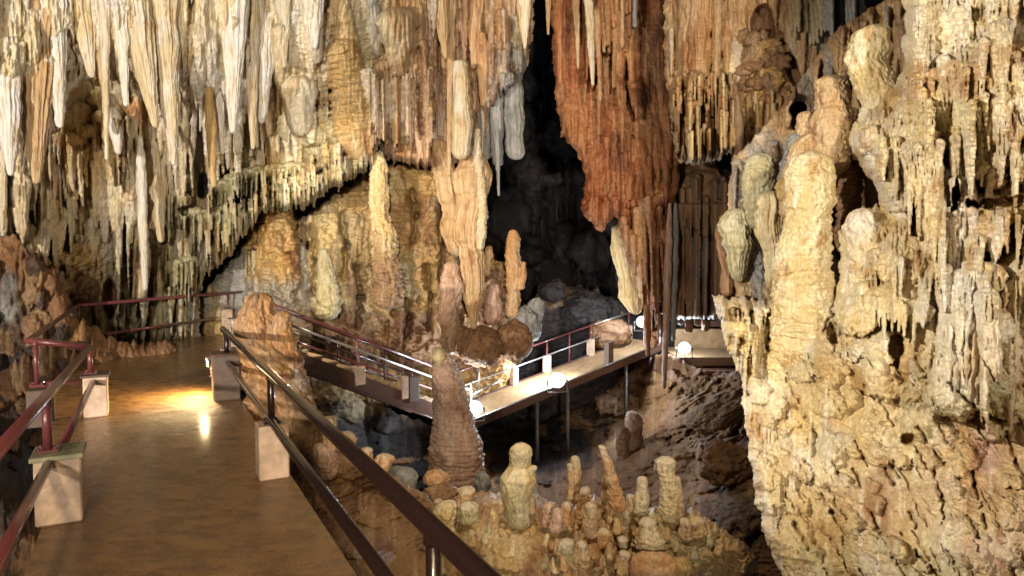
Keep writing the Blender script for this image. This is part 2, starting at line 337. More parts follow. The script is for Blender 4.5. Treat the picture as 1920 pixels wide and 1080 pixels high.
# ------------------------------------------------------------------ free-standing formations
SEED = [100]
def formation(name, pts, z, pal, label, cat, style='drip', mat=None, group=None, pal2=None, flat=1.0, parent=None, res=1.7, amp=1.0, kind=None, tip=None):
    "pts: (px, py, radius px) along its length; z: depth (one value, or one per point)"
    SEED[0] += 13; sd = SEED[0]
    A = np.array(pts, float); zz = np.full(len(A), float(z)) if np.isscalar(z) else np.array(z, float)
    seg = np.hypot(np.diff(A[:, 0]), np.diff(A[:, 1])); s_ = np.concatenate([[0], np.cumsum(seg)]); L = s_[-1]
    n = int(max(10, min(420, L / res))); t = np.linspace(0, L, n)
    cx = np.interp(t, s_, A[:, 0]); cy = np.interp(t, s_, A[:, 1]); r = np.interp(t, s_, A[:, 2]); zc = np.interp(t, s_, zz)
    for arr in (cx, r):
        k = max(1, n // 60); ker = np.ones(2 * k + 1) / (2 * k + 1); pd = np.pad(arr, k, mode='edge'); arr[:] = np.convolve(pd, ker, 'valid')
    r0 = r[0]; r1 = r[-1]; m0 = A[:, 2].max()
    cx = cx + .22 * r * n2(t / (m0 * 2.2 + 4), t * 0 + sd * .37, sd + 50) * amp; r = r * (1 + (.08 if style == 'ring' else .20) * amp * fb2(t / (m0 * 1.6 + 4), t * 0 + sd * .71, sd + 51, 3))
    r = r * np.sqrt(np.clip(1 - np.clip(1 - t / (r0 * .75 + .5), 0, 1) ** 2, 0.0004, 1)) * np.sqrt(np.clip(1 - np.clip(1 - (L - t) / (r1 * .9 + .5), 0, 1) ** 2, .0004, 1))
    m = int(max(14, min(150, 2 * math.pi * A[:, 2].max() / res))); th = np.arange(m) / m * 2 * math.pi
    TH, Tt = np.meshgrid(th, t); Rr = r[:, None] * np.ones(m); mr = A[:, 2].max()
    cs = np.cos(TH); sn = np.sin(TH); ox = sd * 1.37
    if style == 'drip':      # vertical flutes
        d = .16 * np.abs(n3(cs * 3.2 + ox, sn * 3.2, Tt / 160, sd)) + .10 * n3(cs * 7, sn * 7 + ox, Tt / 90, sd + 1) + .10 * fb3(cs * 1.2, sn * 1.2, Tt / (mr * 3 + 6) + ox, sd + 2) + .05 * n3(cs * 2, sn * 2, Tt / 7, sd + 3)
    elif style == 'ring':    # stacked drip rings with short flutes
        wz = Tt + 5 * n3(cs, sn, Tt / 40, sd + 8); rr_ = .7 * mr ** .5
        d = .13 * (1 - 2.2 * np.abs(n3(cs * .9, sn * .9, wz / (rr_ * 1.6 + 2) + ox, sd + 5))) + .09 * (1 - 2.2 * np.abs(n3(cs * 5, sn * 5, Tt / 11 + ox, sd + 6))) + .05 * n3(cs * 9, sn * 9, Tt / 6, sd + 7) + .3 * .14 * n3(cs * .9, sn * .9, Tt / (mr * .45 + 3) + ox, sd) + .10 * n3(cs * 1.5, sn * 1.5, Tt / (mr * .2 + 2), sd + 1) + .09 * n3(cs * 6 + ox, sn * 6, Tt / 14, sd + 2) + .15 * fb3(cs * 1.1, sn * 1.1, Tt / (mr * 2) + ox, sd + 4)
    elif style == 'fold':    # curtain folds
        d = .32 * np.abs(n3(cs * 4 + ox, sn * 4, Tt / 200, sd)) + .16 * n3(cs * 9, sn * 9, Tt / 120, sd + 1) + .12 * fb3(cs, sn, Tt / 60 + ox, sd + 2)
    elif style == 'smooth':
        d = .14 * fb3(cs * 1.1, sn * 1.1, Tt / (mr * 1.6) + ox, sd, 3) + .07 * n3(cs * 3, sn * 3, Tt / 5, sd + 1) + .07 * (1 - 2.2 * np.abs(n3(cs * 1.2, sn * 1.2, Tt / 4.5 + ox, sd + 2))) + .06 * n3(cs * 5, sn * 5, Tt / 16, sd + 3)
    else:                    # knobbly
        d = .26 * fb3(cs * 1.3 + ox, sn * 1.3, Tt / (mr * .9 + 3), sd, 4, .6) + .16 * np.abs(n3(cs * 3, sn * 3, Tt / (mr * .45 + 3) + ox, sd + 3))
    X3 = cs * Rr / 5; Y3 = sn * Rr / 5; fine = fb3(X3, Y3, Tt / (5 if style not in ('drip', 'fold') else 16) + ox, sd + 9, 2, .7)
    Rr = (Rr * (1 + amp * d * 1.25) + 1.3 * fine * np.minimum(1, Rr / 8)) * (zc[:, None] / F)
    C0 = P(cx, cy, zc)
    V = C0[:, None, :] + (Rr * cs)[..., None] * np.array([1.0, 0, 0]) + (Rr * sn * flat)[..., None] * np.array([0, 1.0, 0])
    tx = float(np.hypot(cx[-1] - cx[0], 0)) / (L + 1e-6)
    if tx > .45:             # lying or strongly leaning: rings across the axis
        T = np.gradient(C0, axis=0); T /= np.linalg.norm(T, axis=1)[:, None] + 1e-9; e1 = np.cross(T, [0, 1.0, 0]); e1 /= np.linalg.norm(e1, axis=1)[:, None] + 1e-9; e2 = np.cross(T, e1)
        V = C0[:, None, :] + (Rr * cs)[..., None] * e1[:, None, :] + (Rr * sn * flat)[..., None] * e2[:, None, :]
    na = fb3(cs * .8 + ox, sn * .8, Tt / 60, sd + 20); nb = fb3(cs * 1.5, sn * 1.5 + ox, Tt / 35, sd + 21); nc = n3(cs * 6, sn * 6, Tt / 60 + ox, sd + 22)
    Cc = palcol(pal, na, nb, nc)
    if pal2:
        k = sst(.35, .75, Tt / L + .2 * na)[..., None]; Cc = Cc * (1 - k) + palcol(pal2, na, nb, nc) * k
    if tip:
        k = (1 - sst(.06, .30, Tt / L + .08 * na))[..., None] * .8; Cc = Cc * (1 - k) + palcol(tip, na, nb, nc) * k
    V = V.reshape(-1, 3); i = np.arange(n - 1)[:, None] * m; j = np.arange(m)[None, :]; j2 = (j + 1) % m
    Q = np.stack([i + j, i + j2, i + m + j2, i + m + j], -1).reshape(-1, 4)
    o = mesh_obj(name, V, Q, mat or (M_FLOW if style in ('drip', 'fold') else M_KNOB), Cc.reshape(-1, 3), parent)
    tag(o, label, cat if parent is None else None, group if parent is None else None, kind); return o
def boulder(name, px, py, rx, ry, z, pal, label, cat='rock', seed=0, flat=1.0, blocky=0, mat=None, group=None, kind=None, rot=0, amp=.25):
    n = int(max(24, min(160, rx * 1.6))); th = np.linspace(0, math.pi, n); ph = np.arange(2 * n) / (2 * n) * 2 * math.pi
    PH, TH = np.meshgrid(ph, th); d = np.stack([np.sin(TH) * np.cos(PH), np.sin(TH) * np.sin(PH), np.cos(TH)], -1)
    if blocky:
        e = .45; q = np.sign(d) * np.abs(d) ** e; q /= (np.abs(q) ** (1 / .3)).sum(-1, keepdims=True) ** .3; d = d * (1 - blocky) + q * blocky
    f = 1 + amp * (fb3(d[..., 0] * 1.3 + seed, d[..., 1] * 1.3, d[..., 2] * 1.3, seed, 5, .6) - .35 * np.abs(n3(d[..., 0] * 3 + seed, d[..., 1] * 3, d[..., 2] * 3, seed + 8)) - .25 * np.abs(n3(d[..., 0] * 7, d[..., 1] * 7 + seed, d[..., 2] * 7, seed + 9)))
    k = z / F; q = d * f[..., None] * np.array([rx * k, rx * k * flat, ry * k])
    c, s = math.cos(rot), math.sin(rot); q = np.stack([q[..., 0] * c - q[..., 2] * s, q[..., 1], q[..., 0] * s + q[..., 2] * c], -1)
    V = P(px, py, z) + q; a = fb3(d[..., 0] * 2 + seed, d[..., 1] * 2, d[..., 2] * 2, seed + 3); b = fb3(d[..., 0] * 3, d[..., 1] * 3 + seed, d[..., 2] * 3, seed + 4); m = 2 * n
    i = np.arange(n - 1)[:, None] * m; j = np.arange(m)[None, :]; j2 = (j + 1) % m
    Q = np.stack([i + j, i + m + j, i + m + j2, i + j2], -1).reshape(-1, 4)
    o = mesh_obj(name, V.reshape(-1, 3), Q, mat or M_KNOB, palcol(pal, a, b, -a).reshape(-1, 3)); tag(o, label, cat, group, kind); return o
# ================================================================== the cave shell
# --- the far dark chamber
r = Relief([(-420, -330), (2100, -330), (2100, 900), (-420, 900)], [(-200, 300, 24), (300, 300, 24), (600, 400, 27), (900, 300, 34), (1150, 100, 30), (1100, 600, 27), (1400, 400, 30), (1900, 300, 22)], 'black', 5, step=3.4, edge=30)  # black rock colour carries the darkness of the unlit chamber
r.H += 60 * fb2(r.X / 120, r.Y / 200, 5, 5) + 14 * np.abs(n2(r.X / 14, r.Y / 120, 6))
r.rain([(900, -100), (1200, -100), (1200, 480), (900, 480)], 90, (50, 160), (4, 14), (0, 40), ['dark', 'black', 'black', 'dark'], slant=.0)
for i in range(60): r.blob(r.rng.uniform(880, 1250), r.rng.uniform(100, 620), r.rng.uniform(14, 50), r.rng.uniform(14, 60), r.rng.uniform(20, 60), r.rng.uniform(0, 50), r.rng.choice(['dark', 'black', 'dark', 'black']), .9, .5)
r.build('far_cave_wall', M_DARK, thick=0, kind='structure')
# --- mass behind the bridge (low dark boulders in the chamber)
r = Relief([(1000, 560), (1040, 520), (1120, 545), (1170, 570), (1400, 620), (1420, 780), (900, 800), (930, 640)], [(1000, 600, 24), (1300, 600, 26), (1100, 780, 22)], 'dark', 6, step=2.2, edge=40, rag=(14, 60))
r.H += 30 * fb2(r.X / 60, r.Y / 40, 5, 5); r.tint(1110, 580, 60, 30, 'ochre', .6); r.tint(1040, 545, 40, 30, 'mud', .6)
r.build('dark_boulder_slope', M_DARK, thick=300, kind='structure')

# --- LEFT WALL (upper hanging mass)
LW = [(-320, -260), (1030, -260), (1000, 60), (985, 150), (925, 215), (925, 300), (800, 320), (720, 305), (690, 332), (640, 352), (590, 388), (540, 402), (492, 405), (455, 455), (425, 490), (385, 525), (374, 560), (378, 680), (-320, 700)]
r = Relief(LW, [(-200, 0, 9.5), (0, 0, 11), (0, 400, 12.5), (0, 650, 12.5), (300, 0, 12.5), (300, 350, 15), (300, 640, 16.8), (600, 0, 14.5), (600, 350, 16.8), (900, 0, 17.5), (900, 300, 18.5), (450, 500, 17)], 'cream', 11, sig=130, rag=(7, 26), edge=26, comb=16)
r.H += 22 * fb2(r.X / 150, r.Y / 330, 71, 4) + 7 * np.abs(n2(r.X / 15, r.Y / 190, 72)) + 4 * np.abs(n2(r.X / 6, r.Y / 110, 73)) + 3 * n2(r.X / 20, r.Y / 24, 74)
# mineral zones
r.tint(150, 170, 260, 330, 'white', .45); r.tint(420, 120, 170, 190, 'white', .7); r.tint(560, 60, 80, 120, 'cream', .8)
r.tint(155, 220, 75, 120, 'gold', .7); r.tint(170, 330, 70, 90, 'ochre', .7); r.tint(330, 440, 60, 120, 'olive', .8); r.tint(440, 390, 120, 110, 'olive', .9)
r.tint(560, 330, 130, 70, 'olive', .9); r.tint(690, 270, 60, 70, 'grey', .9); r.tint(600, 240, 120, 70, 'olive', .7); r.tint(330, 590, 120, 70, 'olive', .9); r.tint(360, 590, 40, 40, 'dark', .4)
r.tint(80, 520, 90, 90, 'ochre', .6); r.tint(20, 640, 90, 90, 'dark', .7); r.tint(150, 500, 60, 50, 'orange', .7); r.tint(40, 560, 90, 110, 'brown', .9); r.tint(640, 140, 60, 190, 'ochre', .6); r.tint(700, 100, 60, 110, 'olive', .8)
r.tint(790, 130, 90, 230, 'tan', .9); r.tint(880, 120, 70, 160, 'brown', .6); r.tint(900, 60, 50, 90, 'orange', .35); r.tint(945, 170, 50, 160, 'grey', .9); r.tint(840, 300, 90, 80, 'pink', .8); r.tint(0, 250, 60, 170, 'white', .9)
r.tint(230, 560, 90, 60, 'olive', .5)
w4 = ['cream', 'cream', 'white', 'gold', 'gold', 'white']
r.rain([(-300, -250), (620, -250), (600, -60), (330, 60), (0, 120), (-300, 120)], 230, (200, 460), (10, 44), (0, 10), w4, depth=.38, slant=.06, k=.55)
r.rain([(-100, -100), (610, -100), (560, 110), (330, 200), (0, 280)], 260, (110, 300), (6, 24), (0, 9), w4, slant=.06, k=.4, depth=.45)
r.rain([(0, 150), (480, 60), (480, 210), (330, 300), (0, 330)], 150, (50, 190), (4, 15), (0, 10), w4 + ['ochre'], slant=.05, k=.45, depth=.6)
r.rain([(300, 20), (560, 0), (560, 170), (400, 220), (300, 230)], 110, (60, 190), (4, 17), (2, 14), ['white', 'cream', 'white'], depth=.6, slant=.0)
r.rain([(0, 330), (330, 320), (300, 500), (60, 470)], 110, (40, 150), (5, 20), (0, 10), ['cream', 'white', 'gold', 'olive', 'tan'], k=.45, depth=.6)
# yellow-olive columns low on the wall
r.rain([(190, 470), (370, 380), (460, 360), (450, 440), (370, 560), (190, 640)], 260, (40, 130), (2, 7), (2, 12), ['olive', 'olive', 'cream', 'gold', 'grey'])
r.rain([(180, 540), (380, 520), (380, 620), (180, 640)], 120, (40, 100), (3, 9), (4, 14), ['olive', 'grey', 'olive', 'cream'])
# stepped flowstone with a drip fringe above the diagonal cleft
def zone(r, x, y, rx, ry, sx, sy, amp, seed, ang=0.0):
    m = r.reg(x, y, rx, ry, .35); X = r.X * math.cos(ang) + r.Y * math.sin(ang); Y = -r.X * math.sin(ang) + r.Y * math.cos(ang)
    wx = X + 10 * n2(r.X / 30, r.Y / 30, seed); wy = Y + 8 * n2(r.X / 40 + 5, r.Y / 24, seed + 1)
    v = n2(wx / sx, wy / sy, seed + 2); v = 1 - np.abs(v) * 2.2
    r.H += m * amp * v
for (pts, lf) in (([(395, 345), (440, 350)], 10), ([(430, 330), (520, 318), (600, 312)], 22), ([(520, 350), (620, 330), (690, 290)], 12), ([(400, 395), (455, 400)], 10), ([(330, 400), (400, 405)], 8), ([(300, 365), (350, 372)], 5), ([(310, 500), (370, 490)], 8)):
    r.ledge(pts, 13, lf, (20, 75), 4, (1.6, 3.6), 'olive', 1.5)
for _ in range(150):
    t = r.rng.random(); x = 385 + 320 * t; y0 = 470 - 190 * t + r.rng.uniform(-70, -12) * (1 - .3 * t); l = r.rng.uniform(24, 80)
    r.stick(x, y0, x + 2, y0 + l, r.rng.uniform(2.2, 5), 1.2, r.rng.uniform(6, 16), r.rng.choice(['olive', 'cream', 'grey', 'gold']))
zone(r, 640, 190, 80, 130, 46, 8, 5, 31); zone(r, 700, 90, 75, 95, 40, 8, 6, 32); zone(r, 600, 250, 70, 50, 40, 10, 6, 33, .3); zone(r, 420, 300, 40, 40, 40, 7, 5, 34); zone(r, 570, 60, 30, 60, 30, 8, 4, 35)
zone(r, 255, 110, 26, 80, 30, 13, 3, 36)
# wrinkled brown pillar and the smooth lobe below it
r.stick(632, -40, 655, 120, 16, 26, 16, 'ochre', ring=.2, rlen=12, flute=.05); r.stick(640, 100, 668, 236, 34, 44, 10, 'ochre', ring=.18, rlen=10, flute=.05)
r.blob(620, 232, 62, 34, 26, 6, 'olive', ang=.4); r.blob(560, 245, 55, 26, 16, 4, 'olive', ang=.3)
zone(r, 640, 170, 60, 90, 40, 7, 5, 37)
r.stick(560, 170, 562, 215, 36, 26, 14, 'white', flute=.3); r.stick(530, 60, 532, 150, 22, 18, 12, 'cream', flute=.3); r.stick(585, 0, 590, 95, 22, 16, 18, 'white', flute=.3)
# the big fluted drapery and its white neighbours
r.stick(765, 40, 765, 285, 34, 22, 26, 'tan', flute=.45, pw=.4); r.stick(722, 130, 735, 278, 24, 16, 16, 'brown', flute=.5); r.stick(690, 140, 708, 250, 16, 9, 18, 'white', flute=.4)
r.stick(745, 45, 748, 110, 40, 22, 18, 'cream', flute=.3); r.stick(700, 20, 706, 90, 16, 12, 10, 'grey')
for i in range(26): x = 692 + i * 3.2; r.stick(x, 135 + r.rng.uniform(0, 25), x + 2, 250 + r.rng.uniform(0, 40), 2.2, 1.2, 22 + r.rng.uniform(-3, 6), r.rng.choice(['tan', 'cream', 'brown', 'white']))
# right section: narrow hanging pillars, reddish brown with pale lines
r.rain([(780, -250), (1010, -250), (985, 60), (930, 160), (780, 200)], 150, (120, 330), (4, 18), (0, 22), ['tan', 'pink', 'brown', 'tan', 'cream', 'orange'], slant=.03)
r.rain([(780, 120), (925, 120), (915, 250), (790, 250)], 110, (40, 140), (2.5, 9), (2, 18), ['pink', 'tan', 'cream', 'brown'])
r.rain([(900, 60), (985, 60), (975, 180), (905, 200)], 45, (50, 120), (4, 11), (2, 16), ['grey', 'grey', 'brown'])
r.tint(870, 110, 70, 190, 'brown', .45); r.tint(905, 60, 40, 120, 'orange', .35); r.tint(800, 120, 30, 150, 'brown', .4); r.crack([(786, 95), (784, 170), (790, 250)], 5, 26); r.crack([(612, 0), (610, 90)], 4, 22); r.crack([(232, 90), (245, 190)], 4, 26); r.crack([(128, 60), (150, 140)], 3, 20)
# golden alcove with stepped caps
r.pit(165, 215, 46, 70, 14, 'gold', .4); r.tint(170, 230, 70, 120, 'gold', .75); r.tint(165, 300, 50, 60, 'ochre', .6); r.tint(262, 205, 30, 34, 'orange', .9); r.tint(250, 80, 22, 30, 'orange', .7); r.tint(120, 265, 24, 20, 'orange', .8); r.tint(240, 360, 14, 20, 'orange', .7)
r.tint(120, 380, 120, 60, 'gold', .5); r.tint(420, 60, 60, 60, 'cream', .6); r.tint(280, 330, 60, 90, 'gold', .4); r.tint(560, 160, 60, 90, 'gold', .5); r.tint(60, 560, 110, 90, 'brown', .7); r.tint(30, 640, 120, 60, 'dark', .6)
for (x, y, rx, ry) in ((152, 165, 22, 18), (185, 182, 24, 16), (150, 205, 20, 14), (205, 218, 34, 14), (165, 245, 20, 14), (130, 262, 22, 15)): r.blob(x, y, rx, ry, 13, 2, 'gold', rough=.1)
for i in range(22): x = 175 + i * 3; r.stick(x, 222 + r.rng.uniform(-3, 6), x + 3, 300 + r.rng.uniform(0, 60), 3.2, 1.2, 8 + r.rng.uniform(0, 5), r.rng.choice(['gold', 'cream', 'ochre']))
# brown ledges lower left
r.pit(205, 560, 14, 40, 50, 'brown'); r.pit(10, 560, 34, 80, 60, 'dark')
for (x, y, rx, ry, a) in ((140, 480, 45, 22, .2), (60, 490, 46, 24, .4), (95, 540, 42, 34, .1), (160, 545, 34, 30, 0), (50, 600, 40, 50, 0), (120, 620, 40, 40, 0)): r.blob(x, y, rx, ry, 20, 2, 'ochre' if y < 520 else 'mud', ang=a, rough=.4)
zone(r, 150, 500, 60, 50, 40, 9, 7, 38, -.5); zone(r, 80, 560, 80, 80, 30, 14, 7, 39); r.tint(30, 640, 120, 70, 'brown', 1)
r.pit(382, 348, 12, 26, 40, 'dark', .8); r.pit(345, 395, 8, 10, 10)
r.H += 2.6 * fb2(r.X / 8, r.Y / 12, 75, 3) + 3.8 * (np.abs(n2(r.X / 4.6 + 1.5 * n2(r.X / 60, r.Y / 60, 7), r.Y / 75, 76)) - .3) + 4.6 * (np.abs(n2(r.X / 9.5 + 1.5 * n2(r.X / 80, r.Y / 80, 8), r.Y / 150, 78)) - .3)
RL = r
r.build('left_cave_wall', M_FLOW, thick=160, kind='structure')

# --- LOWER MOUNDS right of the cleft
r = Relief([(372, 560), (420, 500), (458, 452), (480, 392), (515, 378), (548, 385), (562, 410), (600, 380), (660, 345), (700, 318), (740, 300), (800, 295), (840, 300), (850, 450), (900, 470), (960, 500), (985, 640), (940, 760), (600, 760), (380, 700)],
           [(400, 600, 17.5), (520, 500, 17.2), (600, 400, 18.5), (700, 500, 18), (800, 350, 19.5), (900, 600, 19.3), (650, 640, 19.6), (760, 720, 20.4), (900, 720, 20)], 'ochre', 12, sig=90, rag=(6, 22), edge=22)
r.H += 10 * fb2(r.X / 60, r.Y / 90, 81, 4) + 4 * np.abs(n2(r.X / 12, r.Y / 70, 82))
r.tint(610, 380, 60, 40, 'gold', .8); r.tint(480, 560, 120, 50, 'grey', .9); r.tint(430, 500, 60, 50, 'grey', .9); r.tint(750, 640, 190, 90, 'brown', 1); r.tint(900, 600, 90, 110, 'brown', 1); r.tint(780, 560, 90, 60, 'mud', .8); r.tint(660, 560, 60, 80, 'olive', .6)
r.pit(575, 500, 22, 70, 60, 'grey', ang=-.3)
# stepped cone
r.stick(520, 392, 520, 590, 26, 66, 26, 'ochre', ring=.1, rlen=9, flute=.1, pw=1.3, depth=.7); zone(r, 520, 460, 62, 70, 60, 9, 7, 41); r.tint(530, 545, 70, 40, 'grey', .8); r.tint(520, 450, 50, 60, 'orange', .5)
for i in range(10): x = 482 + i * 6; r.stick(x, 405 + abs(i - 5) * 2, x, 385 + r.rng.uniform(-12, 4), 3.5, 2, 14, 'orange')
for i in range(8): x = 460 + i * 7; r.stick(x, 470 + r.rng.uniform(0, 20), x + 2, 540 + r.rng.uniform(0, 30), 3.4, 1.6, 20, 'olive')
# folds and lobes of the middle mound
r.blob(605, 400, 46, 30, 22, 8, 'gold', rough=.3); r.blob(660, 372, 40, 26, 20, 4, 'ochre', rough=.3); zone(r, 610, 400, 60, 36, 40, 9, 6, 42)
for i in range(14): x = 570 + i * 5; r.stick(x, 415, x - 2, 440 + r.rng.uniform(0, 26), 3, 1.4, 16, 'cream')
r.stick(655, 415, 652, 600, 22, 26, 14, 'olive', ring=.22, rlen=14, flute=.2, knob=.15); r.stick(605, 470, 610, 610, 10, 24, 14, 'olive', ring=.2, rlen=14, knob=.15)
for (x, y, rx, ry, h) in ((745, 350, 24, 34, 16), (775, 335, 26, 34, 18), (760, 400, 40, 50, 26), (735, 440, 32, 60, 20), (790, 420, 34, 50, 24), (770, 480, 44, 60, 26), (740, 520, 40, 56, 20), (800, 500, 30, 50, 20), (790, 545, 36, 36, 22), (690, 440, 24, 60, 10)): r.blob(x, y, rx, ry, h, 0, 'ochre', .8, .3)
zone(r, 770, 440, 80, 110, 22, 26, 5, 43)
for (x, y, rx, ry) in ((640, 640, 30, 26), (700, 640, 36, 30), (760, 630, 40, 30), (850, 650, 50, 40), (890, 610, 40, 40), (700, 590, 24, 22), (830, 600, 30, 26), (930, 650, 50, 40)): r.blob(x, y, rx, ry, 18, 0, 'brown', 1, .5)
r.rain([(850, 480), (960, 500), (960, 600), (850, 600)], 40, (20, 60), (4, 10), (0, 14), ['mud', 'brown', 'ochre'])
for i in range(80):
    x = r.rng.uniform(560, 900); y = r.rng.uniform(400, 600); r.stick(x, y, x + r.rng.uniform(-5, 5), y + r.rng.uniform(30, 110), r.rng.uniform(4, 14), r.rng.uniform(2, 7), r.rng.uniform(-2, 7), r.rng.choice(['ochre', 'mud', 'olive', 'tan', 'brown']), knob=.35, em=.3, k=.5, depth=.7)
for (x, y0, y1, w0, w1, c) in ((610, 560, 392, 50, 22, 'gold'), (680, 600, 420, 36, 14, 'olive'), (745, 560, 330, 52, 22, 'ochre'), (800, 560, 345, 46, 20, 'ochre'), (560, 600, 470, 26, 10, 'grey'), (840, 600, 440, 34, 14, 'mud'), (520, 600, 395, 62, 24, 'ochre'), (780, 640, 500, 60, 34, 'mud'), (650, 660, 540, 40, 24, 'mud')):
    r.stick(x, y0, x + r.rng.uniform(-8, 8), y1, w0, w1, 10, c, knob=.4, flute=.12, ring=.12, rlen=20, k=.7, depth=.75)
for (x, y, l) in ((642, 400, 120), (704, 390, 150), (585, 430, 120), (736, 470, 120), (774, 360, 90), (826, 380, 150), (668, 500, 110), (800, 500, 110), (760, 560, 70), (860, 520, 90)): r.crack([(x, y), (x + 8, y + l * .5), (x + 2, y + l)], 6, 42)
zone(r, 520, 480, 60, 80, 60, 9, 6, 48); r.tint(800, 420, 60, 90, 'mud', .5); r.tint(745, 520, 50, 60, 'olive', .6); r.tint(740, 350, 40, 30, 'gold', .7); r.tint(520, 560, 80, 50, 'grey', .7); r.tint(700, 640, 260, 60, 'brown', .7)
r.H += 3 * fb2(r.X / 9, r.Y / 9, 85, 3) + 3.5 * (1 - 2.2 * np.abs(n2(r.X / 17, r.Y / 10, 86)))
r.build('flowstone_mound', M_KNOB, thick=200, kind='structure')

# --- the pit: one sloping cave floor in real depth
r = Relief([(520, 690), (560, 696), (830, 806), (860, 800), (1245, 660), (1330, 700), (1480, 690), (1560, 1200), (380, 1200), (420, 900)],
           [(600, 730, 15.5), (820, 830, 19), (740, 860, 18), (880, 780, 25), (1000, 750, 28), (1130, 740, 26), (1100, 830, 19), (1300, 740, 19.5), (1400, 760, 15.5), (1400, 950, 11), (1150, 920, 14), (1150, 1080, 12), (950, 1080, 12), (620, 900, 12), (950, 900, 15), (560, 800, 13), (1300, 850, 14.5)], 'brown', 13, sig=70, rag=(6, 40), edge=16, step=1.8)
r.H += 26 * fb2(r.X / 80, r.Y / 60, 91, 5)
r.tint(1250, 880, 200, 120, 'mud', .8); r.tint(1020, 820, 170, 90, 'dark', 1); r.tint(740, 840, 150, 110, 'black', 1); r.tint(980, 800, 160, 100, 'black', .9); r.tint(1350, 980, 120, 90, 'dark', .8); r.tint(1300, 800, 170, 100, 'mud', .6); r.tint(1370, 850, 60, 80, 'grey', .4); r.tint(1290, 750, 110, 50, 'pink', .3); r.tint(1180, 860, 90, 70, 'brown', .8)  # black and dark tints below the bridge paint in the pit's shade
r.tint(650, 740, 110, 50, 'olive', .7)
for i in range(240):
    x = r.rng.uniform(1130, 1440); y = r.rng.uniform(700, 990); s_ = 1 + (y - 700) / 300
    r.blob(x, y, r.rng.uniform(8, 30) * s_, r.rng.uniform(5, 14) * s_, r.rng.uniform(6, 16), r.rng.uniform(-4, 10), r.rng.choice(['brown', 'mud', 'mud', 'pink', 'mud', 'ochre', 'brown']), .8, .6, r.rng.uniform(-.9, .1))
for i in range(90):
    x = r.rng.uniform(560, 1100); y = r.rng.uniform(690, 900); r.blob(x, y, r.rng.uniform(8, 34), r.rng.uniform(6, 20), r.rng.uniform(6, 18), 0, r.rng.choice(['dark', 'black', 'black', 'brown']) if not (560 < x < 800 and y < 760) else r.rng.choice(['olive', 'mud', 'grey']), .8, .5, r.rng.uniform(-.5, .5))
zone(r, 1340, 780, 100, 70, 60, 9, 8, 92, -.55); zone(r, 1370, 880, 60, 70, 40, 9, 7, 93, -.1); zone(r, 680, 960, 120, 60, 60, 12, 4, 94, -.5)
r.H += 6 * fb2(r.X / 14, r.Y / 12, 95, 4) + 5 * np.abs(n2(r.X / 22, r.Y / 8, 96))
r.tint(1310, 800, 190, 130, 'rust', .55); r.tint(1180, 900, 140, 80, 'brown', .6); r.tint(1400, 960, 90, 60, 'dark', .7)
RF = r
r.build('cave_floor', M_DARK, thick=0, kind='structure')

# --- the near terrace with the broad domes that carry the stalagmites
MP = [(530, 690), (562, 722), (590, 800), (640, 832), (700, 868), (745, 898), (790, 922), (822, 948), (850, 930), (900, 920), (1000, 924), (1040, 945), (1062, 960), (1085, 936), (1115, 925), (1150, 940), (1200, 950), (1300, 950), (1345, 985), (1385, 1010), (1425, 1045), (1400, 1100), (1400, 1300), (300, 1300), (400, 800)]
r = Relief(MP, [(560, 780, 9.6), (640, 880, 8.6), (760, 940, 9.2), (880, 950, 8.6), (960, 945, 8.6), (950, 1080, 7.2), (1150, 960, 9.2), (1150, 1080, 7.4), (1350, 1020, 8.4), (700, 1080, 6.6), (500, 900, 8), (1300, 1250, 6.5), (700, 1250, 5.6)], 'mud', 15, sig=70, rag=(5, 26), edge=26, step=1.6)
r.H += 16 * fb2(r.X / 70, r.Y / 60, 191, 4) + 7 * fb2(r.X / 22, r.Y / 18, 192, 4)
r.tint(950, 1020, 170, 120, 'mud', .9); r.tint(930, 1030, 100, 80, 'ochre', .6); r.tint(1130, 1010, 110, 110, 'ochre', .8); r.tint(1300, 1010, 130, 90, 'ochre', .7); r.tint(1290, 1040, 70, 60, 'olive', .5); r.tint(930, 1040, 80, 70, 'olive', .4); r.tint(960, 935, 80, 14, 'white', .4)
r.blob(945, 1030, 124, 108, 60, 6, None, 1, .12); r.blob(1290, 1020, 86, 80, 40, 4, None, .8, .3); r.blob(1350, 1040, 70, 44, 26, 4, None, .9, .4, .4); r.blob(1115, 1000, 76, 70, 34, 6, None, .8, .4); r.blob(1110, 1080, 90, 60, 44, 12, None, .8, .4)
for (x, y, rx, ry) in ((590, 860, 40, 30), (640, 870, 50, 26), (700, 900, 50, 24), (580, 920, 40, 40), (680, 950, 80, 30), (760, 990, 90, 30), (640, 1010, 60, 30), (740, 1050, 90, 40)): r.blob(x, y, rx, ry, 16, 0, 'mud', .6, .4, .5)
zone(r, 690, 970, 140, 90, 70, 13, 7, 94, -.5); zone(r, 1120, 1010, 90, 80, 24, 18, 8, 97, .2); zone(r, 940, 1040, 110, 80, 60, 30, 4, 99, .2); zone(r, 1320, 1030, 90, 70, 30, 16, 7, 98, .5)
for i in range(60):
    x = r.rng.uniform(1040, 1200); y = r.rng.uniform(950, 1080); r.blob(x, y, r.rng.uniform(6, 16), r.rng.uniform(8, 20), r.rng.uniform(8, 20), 0, r.rng.choice(['orange', 'tan', 'ochre']), .8, .3)
for i in range(130):
    x = r.rng.uniform(1035, 1225); y = r.rng.uniform(960, 1085); h = r.rng.uniform(10, 30) + 26 * r.rng.random() ** 3; w = r.rng.uniform(4, 9); r.stick(x, y, x + r.rng.uniform(-4, 4), y - h, w * 1.3, w * .8, 8, r.rng.choice(['orange', 'tan', 'gold', 'ochre']), flute=0, k=.8)
